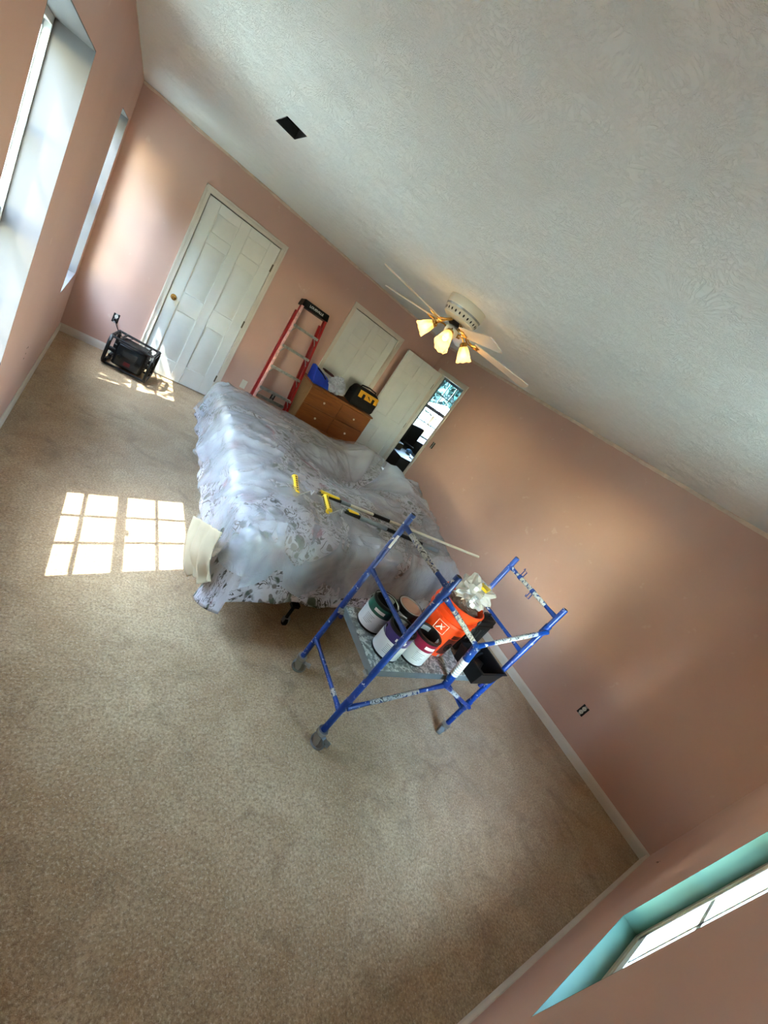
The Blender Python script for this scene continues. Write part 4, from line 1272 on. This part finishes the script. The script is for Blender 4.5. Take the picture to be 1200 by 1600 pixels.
# black cord tied round the green can
# ---- bucket
BX, BY = 2.345, 1.415
bk = empty('paint_bucket', (BX, BY, SZ), RAD(-118), label='bright orange five gallon bucket stuffed with wrapped painting supplies', cat='bucket')
BH = .37; rt, rb = .150, .128
BR = lambda z: rb + (rt - rb) * z / BH
prof = [(0, .002), (rb - .004, 0), (rb, .004), (BR(.24), .24), (BR(.24) + .004, .243), (BR(.24) + .012, .246), (BR(.25) + .010, .262), (BR(.25) + .002, .266), (BR(.29) + .001, .29), (BR(.29) + .011, .293), (BR(.30) + .009, .305), (BR(.31), .309), (BR(.355), .355), (rt + .006, .357), (rt + .007, .368), (rt + .001, .372), (rt - .004, .370), (BR(.3) - .006, .30), (rb - .006, .03), (0, .03)]
MB().lathe(prof, 64, cap=False).build('shell', 'orange', bk)
for (a0, a1, z0, z1, mat, nm) in ((8, 46, .035, .165, 'orangedk', 'print_panel'), (12, 42, .170, .200, 'orangedk', 'print_bar'), (20, 30, .006, .028, 'label', 'sticker')):
    vs = []; n = 10
    for i in range(n + 1):
        a = RAD(a0 + (a1 - a0) * i / n)
        for z in (z0, z1):
            rr = BR(z) + .0012; vs.append((rr * cos(a), rr * sin(a), z))
    MB().add(vs, [(2 * i, 2 * i + 2, 2 * i + 3, 2 * i + 1) for i in range(n)]).build(nm, mat, bk)
# square pictogram outline with a figure, and a round emblem
def on_bucket(pts, mat, nm, off=.0022, th=.0016):
    fine = []
    for (a, z), (a2, z2) in zip(pts, pts[1:]):
        fine += [(a + (a2 - a) * q / 6, z + (z2 - z) * q / 6) for q in range(6)]
    vs = [((BR(z) + off) * cos(RAD(a)), (BR(z) + off) * sin(RAD(a)), z) for a, z in fine + [pts[-1]]]
    MB().tube(vs, th, 6).build(nm, mat, bk)
on_bucket([(-44, .165), (-14, .165), (-14, .235), (-44, .235), (-44, .165)], 'white', 'pictogram_frame')
on_bucket([(-38, .18), (-31, .205), (-24, .19)], 'white', 'pictogram_figure', th=.0045); on_bucket([(-33, .22), (-27, .205), (-22, .222)], 'white', 'pictogram_figure', th=.003)
on_bucket([(27 + 9 * cos(q), .10 + .030 * sin(q)) for q in np.linspace(0, 2 * pi, 20)], 'hole', 'emblem_ring', th=.003)
on_bucket([(22, .09), (27, .115), (32, .09), (27, .098), (22, .09)], 'hole', 'emblem_mark', th=.004)
bail(bk, rt, .37, 70, 'bail_handle', 'chrome', .80, .0025, R=.166)
# contents
cont = MB(); blob(cont, (0, 0, 0), (.115, .115, .05), 31, n=30, m=16, amp=.35, fz=3)
ob = cont.build('brush_bundle', 'brush', None, loc=(BX + .01, BY, SZ + .33)); tag(ob, 'matted brown bristles of paint brushes packed in the orange bucket', 'brushes')
for k in range(26):
    a = rnd.uniform(0, 6.28); q = rnd.uniform(.02, .10); p = Vector((q * cos(a), q * sin(a), .03))
    MB().tube([p, p + Vector((rnd.uniform(-.05, .05), rnd.uniform(-.05, .05), rnd.uniform(.0, .04)))], .0022, 5).build('bristle_strand', 'brush' if k % 3 else 'chrome', ob)
# wrapped roller covers: film with yellow label, facetted
fw = MB(); blob(fw, (0, 0, .06), (.125, .10, .085), 44, n=26, m=16, amp=.55, fz=2.6)
fo_ = fw.build('film_wrapped_covers', 'bagfilm', None, loc=(BX + .045, BY + .01, SZ + .375)); tag(fo_, 'clear film packet with a yellow label sticking out of the orange bucket', 'packet')
for p in fo_.data.polygons: p.use_smooth = False
for k in range(4):
    MB().tube([(-.07 + k * .035, -.07, .045 + .012 * k), (-.05 + k * .035, .07, .06 + .01 * k)], .019, 12).build('roller_cover', 'label', fo_)
MB().box((-.05, -.06, .125), (.025, .0, .140), Matrix.Rotation(.4, 4, 'Z')).build('yellow_label', 'yellow', fo_)
MB().box((-.0, -.01, .120), (.07, .045, .134), Matrix.Rotation(.4, 4, 'Z')).build('white_label', 'label', fo_)

# ---- black trays on the right end of the deck
def tray(name, loc, rot, L, Wd, Hh, label, cat, mat='black', ribs=4):
    r = empty(name, loc, rot=rot, label=label, cat=cat); t = .006; f = .018
    def ring(k, z, ins): return [(-L / 2 - k + ins, -Wd / 2 - k + ins, z), (L / 2 + k - ins, -Wd / 2 - k + ins, z), (L / 2 + k - ins, Wd / 2 + k - ins, z), (-L / 2 - k + ins, Wd / 2 + k - ins, z)]
    vs = ring(0, 0, 0) + ring(f, Hh, 0) + ring(f + .01, Hh, 0) + ring(f + .01, Hh - .006, 0) + ring(f, Hh, t) + ring(0, t, t)
    fs = [(3, 2, 1, 0)]
    def band(a, b): return [(a * 4 + i, a * 4 + (i + 1) % 4, b * 4 + (i + 1) % 4, b * 4 + i) for i in range(4)]
    fs += band(0, 1) + band(3, 2) + band(2, 4) + band(4, 5) + [(20, 21, 22, 23)] + band(1, 3)
    MB().add(vs, fs).build('shell', mat, r, bevel=.003)
    for k in range(ribs):
        x = -L / 2 + L * (k + 1) / (ribs + 1)
        MB().box((x - .004, -Wd / 2 + .008, t), (x + .004, Wd / 2 - .008, t + .010 + .004 * (k % 2))).build('rib', mat, r)
    return r


tr1 = tray('paint_tray', (2.632, 1.200, SZ + .001), (0, 0, RAD(0)), .22, .20, .12, 'deep black plastic paint tray at the right end of the deck', 'paint tray')
MB().box((-.08, -.03, .012), (.08, .03, .055), Matrix.Rotation(.5, 4, 'Z')).build('scraper_head', 'black', tr1, bevel=.004)
MB().tube([(-.05, .05, .03), (.06, .06, .10)], .012, 10).build('scraper_handle', 'black', tr1)
tr2 = empty('tool_case', (2.665, 1.405, SZ + .001), RAD(4), label='scuffed black plastic case standing upright behind the paint tray', cat='tool case')
MB().box((-.10, -.05, 0), (.10, .05, .285)).build('shell', 'black', tr2, bevel=.012, seg=3)
MB().box((-.103, -.053, .225), (.103, .053, .245)).build('lid_seam', 'black', tr2, bevel=.004)
for k in range(5): MB().box((-.09 + k * .035, -.055, .03), (-.078 + k * .035, -.049, .21)).build('rib', 'black', tr2, bevel=.002)
MB().tube([(-.05, 0, .28), (-.045, 0, .305), (.045, 0, .305), (.05, 0, .28)], .008, 8).build('handle', 'black', tr2)

# ================================================================ STUDY FURNITURE
dk = empty('desk', (6.25, 7.03, 0), label='dark desk under the study window seen through the doorway', cat='desk')
MB().box((-.9, -.35, .70), (.9, .35, .74)).build('top', 'deskblack', dk)
for x in (-.85, .85):
    for y in (-.3, .3): MB().box((x - .03, y - .03, 0), (x + .03, y + .03, .70)).build('leg', 'deskblack', dk)
MB().box((-.9, .32, .2), (.9, .34, .70)).build('modesty_panel', 'deskblack', dk)
ch = empty('office_chair', (5.50, 6.30, 0), RAD(20), label='black padded office chair in the study beyond the doorway', cat='chair')
MB().box((-.26, -.25, .42), (.26, .25, .52)).build('seat', 'blackfab', ch, bevel=.03, seg=3)
MB().box((-.25, .20, .55), (.25, .29, 1.02)).build('backrest', 'blackfab', ch, bevel=.03, seg=3)
MB().tube([(0, 0, .10), (0, 0, .43)], .025, 10).build('column', 'chrome', ch)
for s in (-1, 1):
    MB().tube([(s * .25, .1, .46), (s * .31, .1, .50), (s * .31, .1, .68), (s * .31, -.14, .69)], .014, 8).build('armrest', 'black', ch)
for k in range(5):
    a = RAD(72 * k); lg = MB().tube([(0, 0, .11), (.28 * cos(a), .28 * sin(a), .07)], .016, 8).build('leg', 'black', ch)
    MB().lathe([(0, -.02), (.025, -.02), (.025, .02), (0, .02)], 12, Matrix.Translation((.28 * cos(a), .28 * sin(a), .026)) @ Matrix.Rotation(pi / 2, 4, 'X')).build('wheel', 'black', lg)
tb2 = empty('side_table', (4.85, 5.75, 0), label='dark low cabinet just inside the study doorway with clutter on top', cat='cabinet')
MB().box((-.26, -.34, 0), (.30, .28, .58)).build('body', 'deskblack', tb2, bevel=.006)
MB().box((-.27, -.35, .58), (.31, .29, .60)).build('top', 'deskblack', tb2)
pp = MB().box((-.10, -.07, 0), (.10, .07, .012)).build('paper_stack', 'papers', None, loc=(5.06, 5.64, .6005)); pp.rotation_euler = (0, 0, .5); tag(pp, 'thin stack of white papers on the dark study cabinet', 'papers')
bc = MB(); blob(bc, (0, 0, .035), (.07, .05, .04), 3); bco = bc.build('blue_cloth', 'cyan', None, loc=(5.08, 5.90, .603)); tag(bco, 'small light blue cloth on the dark study cabinet', 'cloth')
bx_ = empty('tissue_box', (4.78, 5.92, .60), .3, label='dull tan open carton on the dark study cabinet', cat='box')
MB().box((-.09, -.06, 0), (.09, .06, .10)).build('carton', 'hinge', bx_, bevel=.003); MB().box((-.05, -.03, .10), (.05, .03, .102)).build('opening', 'hole', bx_)

# ================================================================ OUTDOORS
lw = MB().box((-60, -60, -.50), (60, 60, -.45)).build('ground', 'lawn', smooth=False); tag(lw, kind='structure')
tag(MB().box((-TH, -TH, -.46), (8.6, 7.6, -.121)).build('foundation', 'siding', smooth=False), kind='structure')


def tree(name, base, h, crown, cr, n, leaf, label, mat, seed, clumps=40):
    r_ = np.random.RandomState(seed); root = empty(name, base, label=label, cat='tree', group='garden trees outside the windows')
    tk = MB().tube([(0, 0, 0), (.05, .03, h * .4), (-.02, 0, h * .75)], [.14, .11, .05], 10)
    for k in range(6):
        a = r_.rand() * 6.28; z = h * (.35 + .06 * k); tk.tube([(0, 0, z), (cr[0] * .6 * cos(a), cr[1] * .6 * sin(a), z + crown * .35)], [.04, .012], 6)
    tk.build('trunk', 'bark', root)
    d = r_.normal(size=(n, 3)); d /= np.linalg.norm(d, axis=1)[:, None]; rr = r_.rand(n) ** .45
    c = d * rr[:, None] * np.array(cr); c[:, 2] += h
    # clumps
    cl_ = r_.normal(size=(clumps, 3)); cl_ /= np.linalg.norm(cl_, axis=1)[:, None]; cl_ = cl_ * (r_.rand(clumps) ** .4)[:, None] * np.array(cr); cl_[:, 2] += h
    k = r_.randint(0, clumps, n); c = c * .35 + cl_[k] * .65
    u = r_.normal(size=(n, 3)); u /= np.linalg.norm(u, axis=1)[:, None]
    w = np.cross(u, r_.normal(size=(n, 3))); w /= np.linalg.norm(w, axis=1)[:, None]
    s = leaf * (.7 + .6 * r_.rand(n))[:, None]
    V = np.stack([c - u * s, c - w * s * .45, c + u * s, c + w * s * .45], 1).reshape(-1, 3)
    me = bpy.data.meshes.new('foliage'); F = np.arange(n * 4).reshape(n, 4)
    me.from_pydata(V.tolist(), [], F.tolist()); me.materials.append(M[mat]); o = bpy.data.objects.new('foliage', me); COL.objects.link(o)
    o.parent = root; o['kind'] = 'stuff'
    return root


tree('garden_tree', (-2.9, 4.35, -.45), 5.3, 1.5, (1.05, .95, 1.25), 1050, .078, 'slender leafy tree outside the far left window that dapples the sunlight on the far wall', 'leafA', 3, clumps=30)
tree('garden_tree', (-4.6, 7.6, -.45), 3.4, 1.5, (1.3, 3.2, 3.0), 12000, .14, 'big dense dark green tree added behind the shrub to block sky light at the far left window', 'leafC', 95)  # added out of view so its dense dark crown blocks sky light
tree('screen_shrub', (-2.3, 5.8, -.45), 1.7, .8, (.9, 1.8, 1.6), 7000, .07, 'dense unseen shrub added close outside the far left window to block low sky light', 'leafA', 90)  # added to hide the low sky from the far left window
tree('screen_shrub', (-2.2, 3.55, -.45), 1.5, .8, (.8, 1.0, 1.5), 4200, .07, 'dense unseen shrub added outside between the two left windows to dim the far wall', 'leafC', 91)  # added shrub, holds back light that would brighten the far wall
tree('garden_tree', (2.3, -4.6, -.45), 4.2, 1.5, (2.3, 1.5, 3.3), 6500, .17, 'loose green tree added outside the near wall window to dim its daylight', 'leafA', 92)  # added to weaken the daylight pool under the near window
for i, (y, c) in enumerate(((-6.2, 2.3), (-2.5, 2.3), (1.2, 2.3), (5.0, 2.3), (9.0, 2.3))):  # unseen row added to cut horizon light entering the left windows
    tree('garden_tree', (-8.2, y, -.45), 4.0, c, (1.5, c, 4.0), 11000, .21, ('bushy tree at the very end of the added light-blocking yard row, behind the camera', 'tall bushy tree added at the yard edge to block low sky, southernmost but one of its row', 'tall bushy tree added across the yard to block low sky at the first left window', 'tall bushy tree added across the yard to block low sky at the far left window', 'tall bushy tree added furthest along the yard edge to block low sky')[i], 'leafC', 60 + i)
for i, (x, y, h, c) in enumerate(((8.9, 14.8, 2.4, 1.85), (12.6, 14.9, 2.4, 1.85), (16.3, 15.2, 2.4, 1.85), (9.5, 21, 3.4, 2.6), (15.5, 20.5, 3.6, 2.7), (22, 20, 3.6, 2.8))):
    tree('garden_tree', (x, y, -.45), h, c, (c, c, c * .9), 5200, .20, ('green tree beyond the canopy, nearest its peak', 'green tree right behind the study window, middle of its row', 'green tree at the right end of the near row', 'far green tree behind the canopy', 'far green tree in the middle of the back row', 'far green tree at the right end of the back row')[i], 'leafB', 20 + i)
# white canopy outside the study
cn = empty('patio_canopy', (10.45, 12.0, -.45), .3, label='white peaked patio canopy outside the study window', cat='canopy')
vs = [(-.9, -.9, 1.42), (.9, -.9, 1.42), (.9, .9, 1.42), (-.9, .9, 1.42), (0, 0, 1.92)]
MB().add(vs, [(0, 1, 4), (1, 2, 4), (2, 3, 4), (3, 0, 4)]).build('canopy_top', 'siding', cn, smooth=False).modifiers.new('t', 'SOLIDIFY').thickness = .01
for a in (-1, 1):
    for b_ in (-1, 1): MB().tube([(a * .86, b_ * .86, 0), (a * .86, b_ * .86, 1.42)], .02, 8).build('pole', 'siding', cn)
